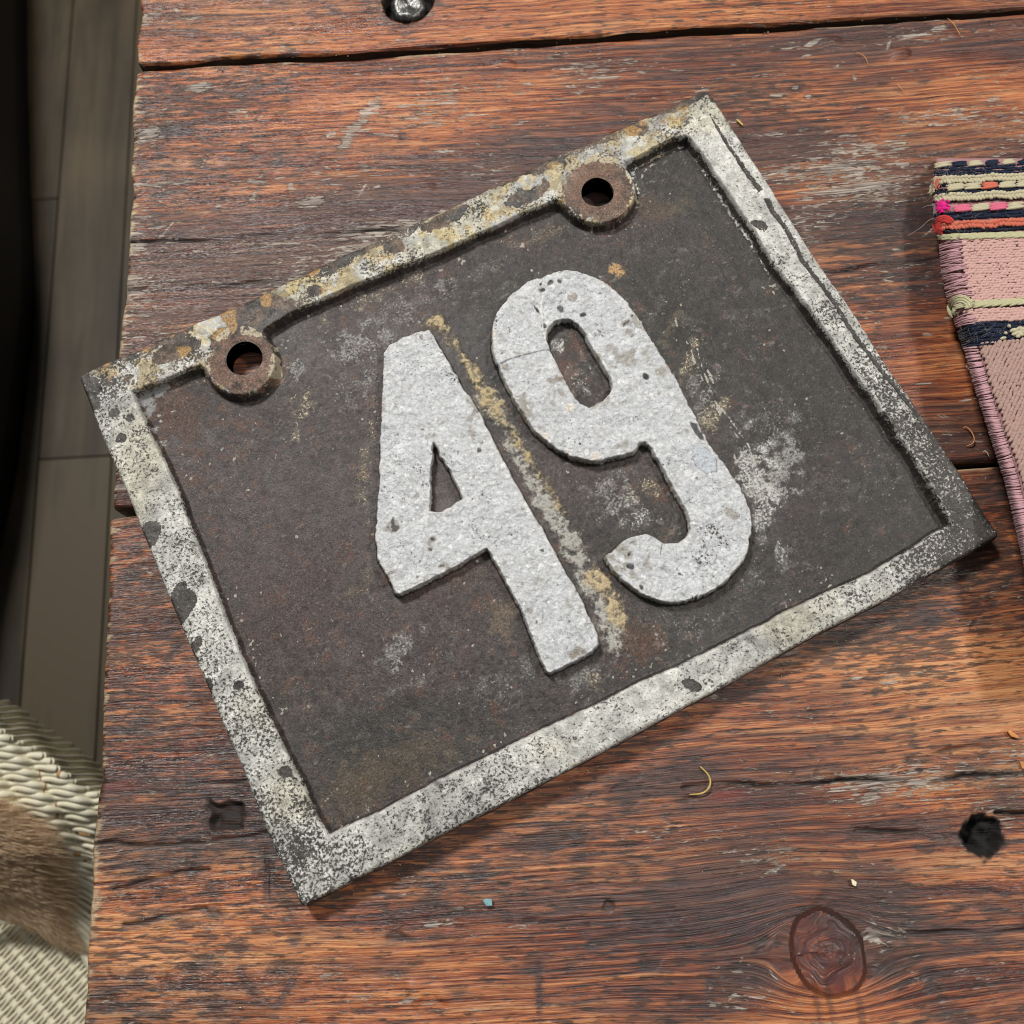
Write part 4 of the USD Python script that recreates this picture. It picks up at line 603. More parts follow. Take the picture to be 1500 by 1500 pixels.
    for c, r, hc, hr in B:
        vx, vy = XX - hc[0], YY - hc[1]; L = np.hypot(vx, vy); dead |= L < hr; nr = L < hr; hr = hr - 0.12 * (1 + np.sin(3 * np.arctan2(vy, vx) + 1))
        XX[nr] = (hc[0] + vx / np.maximum(L, 1e-6) * hr)[nr]; YY[nr] = (hc[1] + vy / np.maximum(L, 1e-6) * hr)[nr]
    P = np.stack([XX, YY, HH], -1) / 1000
    N = grid_normals(np.stack([X, Y, HH], -1).astype(float))
    F = grid_faces(ny, nx); lab = np.zeros((ny - 1, nx - 1), int)
    mid = lambda A: A[:-1, :-1]
    lab[mid(rim_on) > .02] = 1; lab[mid(t4) > .03] = 2; lab[mid(t9) > .03] = 3
    for k, (c, r, hc, hr) in enumerate(B): lab[(np.hypot(mid(X) - c[0], mid(Y) - c[1]) < r + .4)] = 4 + k
    alld = dead[:-1, :-1] & dead[1:, :-1] & dead[:-1, 1:] & dead[1:, 1:]; lab[alld] = -1
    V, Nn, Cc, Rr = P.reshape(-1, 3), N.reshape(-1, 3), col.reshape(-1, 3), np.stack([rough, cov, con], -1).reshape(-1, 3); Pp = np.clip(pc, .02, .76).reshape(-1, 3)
    names = [('panel', 'dark recessed iron field of the plate'), ('rim', 'raised rim with worn white paint'), ('raised_figure', 'raised pale grey figure 4'), ('raised_figure', 'raised pale grey figure 9'), ('screw_boss', 'brown rusted boss near the left corner'), ('screw_boss', 'brown rusted boss near the upper corner')]
    bosses = []
    for k, (nme, lb) in enumerate(names):
        v, f, n_, c_, r_, p_ = sub_mesh(V, F[lab == k], Nn, Cc, Rr, Pp)
        if k == 1:   # the outer edge and underside belong to the rim
            idx = np.arange(ny * nx).reshape(ny, nx); loop = np.concatenate([idx[0, :], idx[1:, -1], idx[-1, -2::-1], idx[-2:0:-1, 0]]); m_ = len(loop); top = V[loop]
            tn = np.roll(top, -6, 0) - np.roll(top, 6, 0); out = np.stack([tn[:, 1], -tn[:, 0], 0 * tn[:, 0]], 1); out /= np.linalg.norm(out, axis=1, keepdims=True) + 1e-12
            rr = np.random.default_rng(3); base = len(v); nz = gn(np.arange(m_) * step, np.array([0.0]), 6, 1, 60, 4)[0]
            for j, zf in enumerate((1.0, .75, .45, .15, 0.0)):
                p = top.copy(); p[:, 2] = top[:, 2] * zf; p += out * ((0.00035 * (1 - zf) ** .5 - 0.0008 * (zf == 0)) + 0.00012 * nz * (zf < 1))[:, None]
                cc = np.tile(np.array([[.055, .048, .043]]), (m_, 1)) * (1 + .25 * gn(np.arange(m_) * step, np.array([0.0]), 3, 1, 61 + j, 3)[0])[:, None]
                pw_ = S((gn(np.arange(m_) * step, np.array([0.0]), 5, 1, 71, 3)[0] * .8 + zf * 2 - 1.6) / .8)[:, None] * .75; cc = cc + pw_ * (np.array([.42, .40, .34]) - cc)
                v = np.vstack([v, p]); n_ = np.vstack([n_, out]); c_ = np.vstack([c_, cc]); r_ = np.vstack([r_, np.tile([[.7, -1, 0]], (m_, 1))]); p_ = np.vstack([p_, cc])
                if j: a = base + (j - 1) * m_ + np.arange(m_); b = base + (j - 1) * m_ + (np.arange(m_) + 1) % m_; f = np.vstack([f, np.stack([a, a + m_, b + m_, b], 1)])
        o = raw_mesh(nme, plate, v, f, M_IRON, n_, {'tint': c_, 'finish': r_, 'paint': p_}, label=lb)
        if k >= 4: bosses.append((o, B[k - 4]))
    for o, (c, r, hc, hr) in bosses:      # the threaded bore of each boss
        nz, na = 60, 72; zz = np.linspace(HB - 0.7, 0.05, nz); aa = np.arange(na) * 2 * np.pi / na
        A, Z = np.meshgrid(aa, zz); ph = (Z / 2.1 + A / (2 * np.pi)) % 1.0; rr = hr - 0.02 - 0.42 * np.abs(ph * 2 - 1) * S((HB - 1.0 - Z) / 1.2) + 0.08 * gn(aa * hr, zz, 2.5, 1.5, 80, 2)
        pv = np.stack([hc[0] + rr * np.cos(A), hc[1] + rr * np.sin(A), Z], -1).reshape(-1, 3) / 1000
        i = np.arange(nz - 1)[:, None] * na + np.arange(na)[None]; i2 = np.arange(nz - 1)[:, None] * na + (np.arange(na)[None] + 1) % na; f = np.stack([i, i + na, i2 + na, i2], -1).reshape(-1, 4)
        n_ = np.stack([-np.cos(A), -np.sin(A), 0.45 * np.sign(.5 - ph)], -1).reshape(-1, 3); n_ /= np.linalg.norm(n_, axis=1, keepdims=True)
        cb = np.array([.17, .10, .066]) * (1 + .3 * gn(aa * hr, zz, 3, 2, 82, 3))[..., None]; cb = np.clip(cb, .01, 1).reshape(-1, 3)
        raw_mesh('threaded_bore', o, pv, f, M_IRON, n_, {'tint': cb, 'paint': cb, 'finish': np.tile([[.55, -1, 0]], (len(pv), 1))})
build_plate()

# ------------------------------------------------------------------ the woven textile on the right
def yarn(name, c, c2=None, isl=0.5): return simple(name, c, 0.92, 0.15, 0, 0.30, 2600, 0.6, 0.0003, c2=c2, island=isl, sheen=0.25)
Y_NAVY = yarn('navy_wool', lin(30, 40, 62), lin(52, 62, 84)); Y_CREAM = yarn('cream_wool', lin(214, 204, 170), lin(236, 230, 204)); Y_ROPE = yarn('ivory_cord', lin(212, 207, 165), lin(232, 228, 196))
Y_CORAL = yarn('coral_wool', lin(226, 122, 98), lin(242, 160, 132)); Y_PINK = yarn('pink_wool', lin(240, 122, 150), lin(250, 165, 180)); Y_HOT = yarn('bright_pink_wool', lin(250, 40, 150), lin(255, 80, 175)); Y_RED = yarn('red_wool', lin(216, 66, 62), lin(232, 100, 84))
Y_ROSE = yarn('dusty_rose_wool', lin(228, 184, 174), lin(243, 212, 200), 0.6); Y_PLUM = yarn('rose_and_plum_wool', lin(222, 174, 180), lin(248, 224, 212), 0.9); Y_TAN = yarn('tan_rose_wool', lin(196, 162, 150), lin(222, 196, 180), 0.6)
Y_DARK = yarn('textile_ground', lin(186, 138, 138)); M_FUZZ = simple('stray_wool_fibre', lin(200, 185, 170), 0.9, 0.2)
EDGE = np.array([(1372, 236), (1366, 262), (1366, 300), (1369, 330), (1377, 352), (1381, 400), (1390, 442), (1399, 468), (1410, 503), (1424, 556), (1440, 606), (1456, 656), (1471, 702), (1482, 746), (1492, 792), (1503, 838), (1522, 900), (1550, 985)], float)
def exl(y): return np.interp(y, EDGE[:, 1], EDGE[:, 0])
def cloth_z(x, y):
    "Height of the cloth's upper side over the table under photo spot (x, y)."
    hm = np.interp(y, [236, 300, 500, 800, 1000], [0.017, 0.020, 0.026, 0.032, 0.034])
    e = np.clip((x - exl(y)) / 34, 0, 1); t = np.clip((y - 233) / 26, 0, 1)
    return hm * (0.42 + 0.58 * np.sqrt(1 - (1 - e) ** 2)) * (0.35 + 0.65 * np.sqrt(1 - (1 - t) ** 2))
def cw(x, y, lift=0.0):
    x, y = np.broadcast_arrays(np.asarray(x, float), np.asarray(y, float)); z = cloth_z(x, y).ravel() + lift
    return px(np.stack([x.ravel(), y.ravel()], 1), z)
_us = trimesh.creation.uv_sphere(1.0, count=[7, 9]); SPH_V, SPH_F = np.array(_us.vertices), np.array(_us.faces)
def stitches(x, y, ang, ln, wd, lift=0.0, flat=0.75, jit=0.15):
    "Plump loops of yarn lying on the cloth at photo spots; ang in degrees, ln and wd half sizes in photo pixels."
    x, y = np.asarray(x, float).ravel(), np.asarray(y, float).ravel(); n = len(x); k = 1 / 3130.0
    ang = np.radians(np.broadcast_to(ang, n) + rng.normal(0, 40 * jit, n)); ln = np.broadcast_to(ln, n) * k * (1 + rng.normal(0, jit, n)); wd = np.broadcast_to(wd, n) * k * (1 + rng.normal(0, jit * .7, n)) * 1.0
    c = cw(x, y, lift); ax = cw(x + np.cos(ang) * 2, y - np.sin(ang) * 2, lift) - c; ax /= np.linalg.norm(ax, axis=1, keepdims=True)
    up = np.cross(cw(x + 1.5, y, lift) - cw(x - 1.5, y, lift), cw(x, y - 1.5, lift) - cw(x, y + 1.5, lift)); up /= np.linalg.norm(up, axis=1, keepdims=True); sd = np.cross(up, ax); sd /= np.linalg.norm(sd, axis=1, keepdims=True)
    V = c[:, None] + SPH_V[None, :, :1] * ln[:, None, None] * ax[:, None] + SPH_V[None, :, 1:2] * wd[:, None, None] * sd[:, None] + SPH_V[None, :, 2:] * (wd * flat)[:, None, None] * up[:, None]
    F = SPH_F[None] + (np.arange(n) * len(SPH_V))[:, None, None]
    return V.reshape(-1, 3), F.reshape(-1, 3)
textile = thing('woven_textile', 'folded woven wool textile with pink field, navy, cream and coral stripes', 'textile')
def cloth_base():
    ys = np.concatenate([np.linspace(232, 262, 14), np.linspace(266, 985, 150)]); es = np.concatenate([np.linspace(0, 36, 14), np.linspace(42, 190, 24)])
    G = np.stack([cw(exl(y) + es, np.full(len(es), y), -0.0012) for y in ys]); ny, nx = G.shape[:2]
    V = G.reshape(-1, 3); F = grid_faces(ny, nx).reshape(-1, 4)[:, [0, 3, 2, 1]]
    idx = np.arange(ny * nx).reshape(ny, nx); loop = np.concatenate([idx[0, ::-1], idx[1:, 0], idx[-1, 1:], idx[-2:0:-1, -1]]); q = (V[loop] - CAM) @ ROT.T; q = np.stack([750 + FPX * q[:, 0] / -q[:, 2] + 7, 750 - FPX * q[:, 1] / -q[:, 2] + 4], 1); low = px(q, .0006)
    a = np.arange(len(loop)); b = (a + 1) % len(loop); n0 = len(V)
    return np.vstack([V, low]), np.vstack([F, np.stack([loop[a], loop[b], n0 + b, n0 + a], 1)])
v, f = cloth_base(); part('ground_cloth', textile, (v, f), Y_DARK, 50)
XE = 1600
def run(y0, x0=0, dx=6.0, slope=-0.045, wav=0.8):
    x = np.arange(exl(y0) + x0, XE, dx); return x, y0 + slope * (x - 1372) + wav * np.sin(x / 9.0 + y0) + rng.normal(0, .35, len(x))
def band(name, mat, rows, label=None): return part(name, textile, join([stitches(*r[:2], *r[2:]) for r in rows]), mat, 60, label=label)
def navy(y0, y1, label):
    rows = []
    for y in np.arange(y0, y1 + .1, 3.4):
        x, yy = run(y, rng.uniform(0, 3), 5.2); rows.append((x, yy, 12, 4.2, 2.2, -0.0003))
    band('navy_stripe', Y_NAVY, rows, label)
def chain(y, mat, name, label, h=3.0):
    x, yy = run(y, 4, 5.6); band(name, mat, [(x, yy - h, 35, 4.6, 3.0, .0006, .8, .2), (x + 2.8, yy + h, -35, 4.6, 3.0, .0006, .8, .2), (x + 1, yy, 5, 4.0, 2.6, .0002)], label)
def floats(y, mats, first, ln=13.5, wd=5.6):
    x = exl(y) + first; k = 0
    while x < XE:
        a = stitches(np.full(5, x) + rng.normal(0, .8, 5), y - .045 * (x - 1372) + np.linspace(-wd * .55, wd * .55, 5), 6, ln, wd * .40, .0008, 1.0, .06)
        part('yarn_float', textile, a, mats[k % len(mats)], 60); x += ln * 1.86; k += 1
navy(247, 258, 'narrow navy stripe by the far fold'); chain(264, Y_CREAM, 'cream_stripe', 'cream stripe nearest the far fold'); navy(268, 272, 'thin navy line'); floats(241.5, (Y_CREAM, Y_NAVY), 10, 13, 4.6)
floats(275, (Y_CREAM, Y_CREAM, Y_CORAL), 34); navy(279, 284, 'navy stripe under the coral and cream floats'); chain(289.5, Y_CREAM, 'cream_stripe', 'knobbly cream stripe between navy lines'); navy(295, 298, 'thin wavy navy line')
floats(306.5, (Y_PINK, Y_CREAM), 44, 14, 6.2); navy(314, 324, 'broad navy stripe above the coral stripe'); chain(331, Y_CORAL, 'coral_stripe', 'knobbly coral stripe'); navy(337, 341, 'thin navy line above the ivory cord')
def cord(y, name, label, slope=-0.03, x0=4, rise=9):
    rows = []
    for k, x in enumerate(np.arange(exl(y) + x0, XE, 13.0)):
        for o in (-2.6, -1.0, 0.8, 2.4): rows.append((np.array([x]), np.array([y + slope * (x - 1372) + o]), rise, 14.5, 1.75, .0011, 1.0, .05))
    band(name, Y_ROPE, rows, label)
cord(347.5, 'ivory_cord', 'ivory twisted cord above the pink field'); cord(449, 'ivory_cord', 'ivory twisted cord below the pink field', -0.06, 20, 16)
def loops(cx, cy, mat, n, r, name, label, a0=20, a1=200, rise=1.0):
    ls = []
    for k in range(n):
        t = np.radians(np.linspace(a0, a1, 12)) + rng.normal(0, .06); rr = r * (1 - .62 * k / n); q = np.stack([cx + rr * np.cos(t) * 1.05, cy - rr * np.sin(t) * rise], 1)
        ls.append(tube(cw(q[:, 0], q[:, 1], .0014 + .0003 * (k % 2)), 1.5 / 3130, 6))
    part(name, textile, join(ls), mat, 60, label=label)
loops(1407, 451, Y_ROPE, 6, 18, 'cord_end', 'looped end of the ivory cord', 10, 235); loops(1383, 331, Y_RED, 8, 15, 'red_tuft', 'red yarn turned round the edge', 30, 250, 1.0); 
t_ = rng.normal(0, 1, (60, 2)); part('pink_tuft', textile, stitches(1380 + t_[:, 0] * 4.2, 302 + t_[:, 1] * 3.6, rng.uniform(-60, 60, 60), 4.2, 1.7, .0014, 1, .2), Y_HOT, 60, label='bright pink tuft at the edge')
t_ = rng.normal(0, 1, (34, 2)); part('cream_tuft', textile, stitches(1366 + t_[:, 0] * 2.6, 276 + t_[:, 1] * 4.5, rng.uniform(20, 80, 34), 4, 1.4, .001, 1, .2), Y_CREAM, 60, label='short cream and coral yarn ends')
t_ = rng.normal(0, 1, (26, 2)); part('coral_tuft', textile, stitches(1371 + t_[:, 0] * 2.6, 266 + t_[:, 1] * 4.5, rng.uniform(60, 110, 26), 5, 1.2, .001, 1, .2), Y_CORAL, 60)
def field(name, mat, y0, y1, xo, dx, dy, ang, ln, wd, label, slope=-.04, x1=XE):
    rows = []
    for i, y in enumerate(np.arange(y0, y1, dy)):
        x = np.arange(exl(y) + xo + (i % 2) * dx / 2, x1, dx); x = x + rng.normal(0, .45, len(x)); rows.append((x, y + slope * (x - 1372) + rng.normal(0, .4, len(x)), ang, ln, wd, 0.0003, .7, .18))
    return part(name, textile, join([stitches(*r) for r in rows]), mat, 60, label=label)
field('pink_weave', Y_ROSE, 354, 445, 33, 6.6, 3.7, 12, 4.7, 2.75, 'dusty pink plain woven field'); field('pink_weave', Y_ROSE, 457, 474, 22, 6.6, 3.7, 12, 4.7, 2.75, 'narrow pink band below the ivory cord')
def turned(name, mat, y0, y1, w, label, dy=2.5, sl=8, lift=.0006):
    ls = []
    for y in np.arange(y0, y1, dy):
        n = 7; x = exl(y) - 1.5 + np.linspace(0, w * rng.uniform(.8, 1.15), n); q = y + rng.normal(0, .8) - np.sin(np.linspace(0, 1.5, n)) * sl * rng.uniform(.6, 1.2) + np.linspace(0, 1, n) * rng.normal(0, 2.5)
        p = cw(x, q, lift + rng.uniform(0, .0007)); p = np.vstack([px((x[0] + 2.5, q[0] + 1), .001), px((x[0] + .5, q[0] + .5), p[0, 2] * .55), p]); ls.append(tube(p, rng.uniform(.9, 1.45) / 3130, 6))
    part(name, textile, join(ls), mat, 60, label=label)
turned('turned_weft', Y_PLUM, 358, 446, 34, 'pink and plum yarns turning at the edge of the field', 1.9); turned('turned_weft', Y_PLUM, 468, 482, 30, 'pink yarns turning below the cord', 1.9)
turned('turned_weft', Y_NAVY, 486, 513, 40, 'navy yarns turning at the edge', 1.6, 10); navy(476, 505, 'broad navy stripe below the pink band')
t_ = rng.normal(0, 1, (40, 2)); part('cream_motif', textile, stitches(1500 + t_[:, 0] * 16, 487 + t_[:, 1] * 4, 10, 4.2, 2.8, .001, .9, .2), Y_CREAM, 60, label='cream woven motif in the navy stripe')
field('tan_weave', Y_TAN, 512, 985, 26, 6.6, 4.2, 62, 5.0, 2.9, 'greyish tan woven field beside the wrapped edge', -.10)
def selvedge():
    ls = []; yy = np.arange(511, 985, 2.05)
    for y in yy:
        w = 13.5; x0 = exl(y); tilt = 5 + 3 * math.sin(y / 17) + rng.normal(0, 1.2); a = np.linspace(-1.2, np.pi + .35, 16)
        X_ = x0 + w - w * np.cos(a); Y_ = y - tilt * (np.cos(a) * -.5 + .5) + rng.normal(0, .5); z = cloth_z(x0 + 16, y); ln = rng.uniform(1.0, 1.6)
        p = px(np.stack([X_, Y_], 1), float(z) * .55 + float(z) * .52 * np.sin(a) + rng.uniform(0, .0006)); ls.append(tube(p, ln / 3130, 6))
    return ls
sv = selvedge(); part('wrapped_edge', textile, join(sv), Y_PLUM, 60, label='edge wrapped in pink and plum yarn')
part('edge_core', textile, tube(px(np.stack([exl(np.linspace(509, 985, 40)) + 15.5, np.linspace(506, 982, 40)], 1), .5 * np.array([float(cloth_z(exl(y) + 16, y)) for y in np.linspace(509, 985, 40)])), .0046, 12), Y_DARK, 60)
b_ = stitches(np.array([1418, 1421]), np.array([537, 540]), -25, 6, 3.2, .001); part('yarn_knot', textile, b_, Y_ROSE, 60, label='small pink knot sticking out of the edge')
fz, fw = [], []
for k in range(1300):
    y = rng.uniform(238, 960); x = exl(y) + abs(rng.normal(0, 1)) * 46 + rng.uniform(-2, 6); a = rng.uniform(0, 2 * np.pi); L = rng.uniform(4, 13); t = np.linspace(0, 1, 6)
    q = np.stack([x + L * t * np.cos(a + t * rng.normal(0, 1)), y + L * t * np.sin(a + t * rng.normal(0, 1))], 1); p = cw(q[:, 0], q[:, 1], .0012); p[:, 2] += t * rng.uniform(0, .004) ; fz.append(p); fw.append(np.full(6, .00005) * (1.2 - t))
for P in ([(1380, 318), (1362, 322), (1348, 334), (1330, 345)], [(1372, 300), (1360, 301), (1352, 304), (1350, 306)], [(1366, 280), (1364, 288), (1358, 294), (1352, 296)]):
    P = np.array(P, float); fz.append(px(P, np.linspace(.012, .002, len(P)))); fw.append(np.linspace(.00028, .00012, len(P)))
curves('stray_fibres', textile, fz, fw, M_FUZZ, kind='stuff')

# ------------------------------------------------------------------ wicker chair beyond the table's left edge
M_CANE = simple('white_painted_cane', lin(242, 234, 206), 0.55, 0.4, 0, 0.10, 260, 0.35, 0.0005, c2=lin(246, 240, 218), island=0.25)
M_CANE2 = simple('cream_seat_cane', lin(238, 230, 202), 0.6, 0.35, 0, 0.10, 260, 0.3, 0.0005, c2=lin(222, 216, 196), island=0.3)
M_BARE = simple('bare_cane', lin(178, 140, 92), 0.6, 0.4, 0, 0.3, 300); M_STAKE = simple('cane_stake', lin(190, 182, 160), 0.6, 0.4)
chair = thing('wicker_chair', 'white painted wicker chair with chipped cane beside the table, fur over it', 'chair')
RIM = np.array([(-80, 1018), (0, 1072), (30, 1093), (60, 1112), (100, 1141), (135, 1166), (200, 1214)], float)
def arm_z(x, y):
    xr = np.interp(y, RIM[:, 1], RIM[:, 0]); d = np.maximum(x - xr, 0); base = np.interp(y, [1050, 1180, 1300, 1400], [-0.245, -0.275, -0.335, -0.385])
    return base - 0.019 * (d / 20) ** 2 * (y < 1240)
def row_y(k, x):
    "Photo height of woven row k of the arm: level above, sweeping down towards the seat below."
    y0 = 1030 + 8.35 * k if k < 24 else 1230.4 + (k - 24) * 6.3
    sag = np.interp(k, [0, 10, 20, 28, 34, 42, 50], [3, 5, 7, 12, 26, 62, 105]); u = np.clip((x - (28 if k < 26 else 62)) / 70, 0, 1.6)
    return y0 + sag * (u if k < 22 else u ** 1.7) + 0.5 * math.sin(k * 2.3)
for k in range(0, 44):
    xs_ = np.arange(-60, 176, 3.0); y = np.array([row_y(k, x) for x in xs_]); per = 53.0
    ph = 2 * np.pi * (xs_ - 0.62 * (y - 1075) + (6 if k % 2 else 0)) / per
    lift = 0.0030 * np.cos(ph); yo = 1.1 * np.sin(ph); z = arm_z(xs_, y) + lift * (1 if k < 30 else .45)
    keep = z > -0.52
    if keep.sum() < 6: continue
    p = px(np.stack([xs_[keep], y[keep] + yo[keep]], 1), z[keep]); r = (0.00232 if k < 24 else 0.00185) * (1 + 0.16 * np.cos(ph[keep])) * rng.uniform(.93, 1.06)
    part('cane_strand', chair, tube(p, r, 8, flat=1.0), M_CANE, 60)
for j in range(-3, 9):      # stakes inside the weave, running with the rim
    yy = np.linspace(1060, 1420, 26); xx = j * 26.5 + 0.62 * (yy - 1075) - 60; ok = (xx > -60) & (xx < 170) & (xx < np.interp(yy, RIM[:, 1], RIM[:, 0]) - 6) & (yy < 1375)
    if ok.sum() > 3: part('stake', chair, tube(px(np.stack([xx[ok], yy[ok]], 1), arm_z(xx[ok], yy[ok]) - 0.0032), 0.0022, 8), M_STAKE, 60)
for (x, y, w_) in [(61, 1142, 4), (66, 1153, 4), (63, 1160, 4), (83, 1178, 3.5), (82, 1190, 5.5), (88, 1137, 3.5), (113, 1248, 7), (124, 1259, 6), (98, 1262, 6.5), (80, 1261, 5), (76, 1270, 4.5), (90, 1280, 4), (58, 1133, 3)]:
    k = min(range(44), key=lambda k: abs(row_y(k, x) - y)); xq = np.linspace(x - w_, x + w_, 8); yq = np.array([row_y(k, v) for v in xq]); ph = 2 * np.pi * (xq - 0.62 * (yq - 1075) + (6 if k % 2 else 0)) / 53.0
    r = (0.00232 if k < 24 else 0.00185) * (1 + 0.16 * np.cos(ph)) * np.array([.3, .9, 1.07, 1.08, 1.08, 1.06, .9, .3])
    part('chipped_patch', chair, tube(px(np.stack([xq, yq + 1.1 * np.sin(ph)], 1), arm_z(xq, yq) + 0.0030 * np.cos(ph) * (1 if k < 30 else .45)), r, 8), M_BARE, 60)
# seat: close plain weave
SZ = -0.392; o_ = px((60, 1440), SZ)[0]; e1 = px((100, 1397), SZ)[0] - o_; L1_ = np.linalg.norm(e1); e1 /= L1_; e2 = px((100, 1488), SZ)[0] - o_; e2 -= (e2 @ e1) * e1 * 0.0; e2 /= np.linalg.norm(e2)
for k, s2 in enumerate(np.arange(-0.085, 0.085, 0.00345)):
    t = np.arange(-0.085, 0.0851, 0.0012); ph = np.pi * t / 0.0122 + (np.pi if k % 2 else 0); p = o_ + e1 * t[:, None] + e2 * s2; p[:, 2] += 0.0011 * np.cos(ph) + 0.0003 * np.sin(t * 90)
    part('seat_strand', chair, tube(p, 0.00128 * rng.uniform(.93, 1.05), 7), M_CANE2, 60)
for s1 in np.arange(-0.0854, 0.086, 0.0122):
    t = np.linspace(-0.088, 0.088, 12); part('seat_stake', chair, tube(o_ + e1 * s1 + e2 * t[:, None] + [0, 0, -0.0008], 0.0026, 8, flat=.4), M_CANE2, 60)
part('seat_frame', chair, trimesh.creation.box(bounds=[(o_[0] - .10, o_[1] - .10, SZ - .05), (o_[0] + .09, o_[1] + .12, SZ - .028)]), M_BARE, False)
for (x, y) in ((-.085, -.085), (.07, -.085), (-.085, .10), (.07, .10)): part('leg', chair, tube([(o_[0] + x, o_[1] + y, SZ - .05), (o_[0] + x, o_[1] + y, -.7398)], .012, 12), M_CANE, 60)
part('seat_rim', chair, tube(px([(78, 1326), (92, 1345), (108, 1370), (122, 1392), (138, 1420)], [-.375, -.378, -.381, -.384, -.388]), .0042, 10), M_CANE, 60)

# ------------------------------------------------------------------ fur thrown over the chair
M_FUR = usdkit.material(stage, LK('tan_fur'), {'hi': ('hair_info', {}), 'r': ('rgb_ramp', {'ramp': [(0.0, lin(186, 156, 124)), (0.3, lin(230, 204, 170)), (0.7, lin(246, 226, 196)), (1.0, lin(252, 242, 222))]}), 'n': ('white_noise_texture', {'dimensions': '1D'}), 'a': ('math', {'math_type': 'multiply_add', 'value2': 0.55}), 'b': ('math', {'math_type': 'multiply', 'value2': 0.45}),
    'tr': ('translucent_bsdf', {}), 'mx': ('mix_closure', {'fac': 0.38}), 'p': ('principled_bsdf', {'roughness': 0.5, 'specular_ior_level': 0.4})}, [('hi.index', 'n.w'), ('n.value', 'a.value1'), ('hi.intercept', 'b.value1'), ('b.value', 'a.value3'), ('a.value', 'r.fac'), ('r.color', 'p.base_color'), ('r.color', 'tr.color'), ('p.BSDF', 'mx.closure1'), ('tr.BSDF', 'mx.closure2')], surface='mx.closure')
M_HIDE = simple('fur_hide', lin(176, 134, 96), 0.9, 0.1)
fur = thing('fur_throw', 'tan brown fur draped over the white wicker chair', 'fur throw')
FURP = chaikin([(-70, 1150), (0, 1182), (30, 1196), (55, 1226), (70, 1262), (82, 1300), (90, 1322), (80, 1345), (100, 1366), (116, 1386), (92, 1384), (58, 1366), (24, 1346), (-6, 1334), (-70, 1318)], 2)
from shapely import Polygon, contains_xy
FP = Polygon(FURP)
def fur_z(x, y):
    c = np.interp(y, [1150, 1250, 1330, 1400], [-0.262, -0.300, -0.352, -0.386]); return c + 0.004
tri_v, tri_f = trimesh.creation.triangulate_polygon(FP.buffer(-5), engine='earcut'); hm = trimesh.Trimesh(np.c_[tri_v, np.zeros(len(tri_v))], tri_f).subdivide().subdivide()
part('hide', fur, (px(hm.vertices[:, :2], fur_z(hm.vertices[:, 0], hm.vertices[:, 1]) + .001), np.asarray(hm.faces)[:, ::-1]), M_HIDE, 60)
hl, hw = [], []
while len(hl) < 7000:
    x, y = rng.uniform(-70, 120), rng.uniform(1150, 1388)
    if not contains_xy(FP, x, y): continue
    base = np.interp(y + .18 * (110 - x), [1180, 1260, 1340, 1400], [2, -8, -27, -36]); a = math.radians(base + rng.normal(0, 7) + 6 * math.sin(x * .09 + y * .05)); L = rng.uniform(34, 66) * (0.7 if x > 80 else 1); t = np.linspace(0, 1, 7)
    bend = math.radians(rng.normal(-4, 7)); xx, yy = x - 14 * math.cos(a) + np.cumsum(np.r_[0, np.cos(a + bend * t[1:])]) * L / 6, y + 14 * math.sin(a) - np.cumsum(np.r_[0, np.sin(a + bend * t[1:])]) * L / 6
    e = FP.exterior.distance(shapely.Point(x, y)); z = fur_z(xx, yy) + (0.003 + .007 * min(1, e / 34)) * np.sin(t * 2.4) * rng.uniform(.4, 1.15) + .001
    hl.append(px(np.stack([xx, yy], 1), z)); hw.append(np.array([1, 1.1, 1, .9, .75, .5, .15]) * rng.uniform(.00030, .00060))
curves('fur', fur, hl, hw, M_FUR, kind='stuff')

# ------------------------------------------------------------------ black furniture at the far left
M_BLACK = simple('black_leather', (0.005, 0.005, 0.006), 0.45, 0.25, 0, 0.2, 220, 0.35, 0.001)
pouf = thing('black_bench', 'long black leather bench in the shadow on the floor at the far left', 'bench')
FC = px([(46, -60), (48, 180), (56, 340), (60, 440), (53, 529), (45, 588), (35, 674), (24, 733), (0, 840), (-60, 1010)], -.74)[:, :2]
BN = chaikin(np.vstack([FC, [(-.78, .02), (-1.3, .02), (-1.34, .06), (-1.34, 1.2), (-.70, 1.2)]]), 3)
tn = np.roll(BN, -1, 0) - np.roll(BN, 1, 0); tn /= np.linalg.norm(tn, axis=1, keepdims=True); nn = np.stack([-tn[:, 1], tn[:, 0]], 1)
nn *= np.sign(((BN - BN.mean(0)) * nn).sum(1).mean())
def stack(levels):
    V = [np.c_[BN + nn * o, np.full(len(BN), z)] for o, z in levels]; n = len(BN); q = np.arange(n); b = (q + 1) % n
    F = [np.stack([i * n + q, (i + 1) * n + b, i * n + b], 1) for i in range(len(V) - 1)] + [np.stack([i * n + q, (i + 1) * n + q, (i + 1) * n + b], 1) for i in range(len(V) - 1)]
    V.append([[BN[:, 0].mean(), BN[:, 1].mean(), levels[-1][1]]]); m_ = (len(levels) - 1) * n; F.append(np.stack([m_ + q, np.full(n, len(levels) * n), m_ + b], 1))
    return np.vstack(V), np.vstack(F)
part('seat', pouf, stack([(-.012, -.70), (0, -.69), (.0, -.56), (-.003, -.538), (-.012, -.524), (-.03, -.517)]), M_BLACK, 50)
part('base', pouf, stack([(-.006, -.7398), (-.006, -.701)]), M_BLACK, 50)

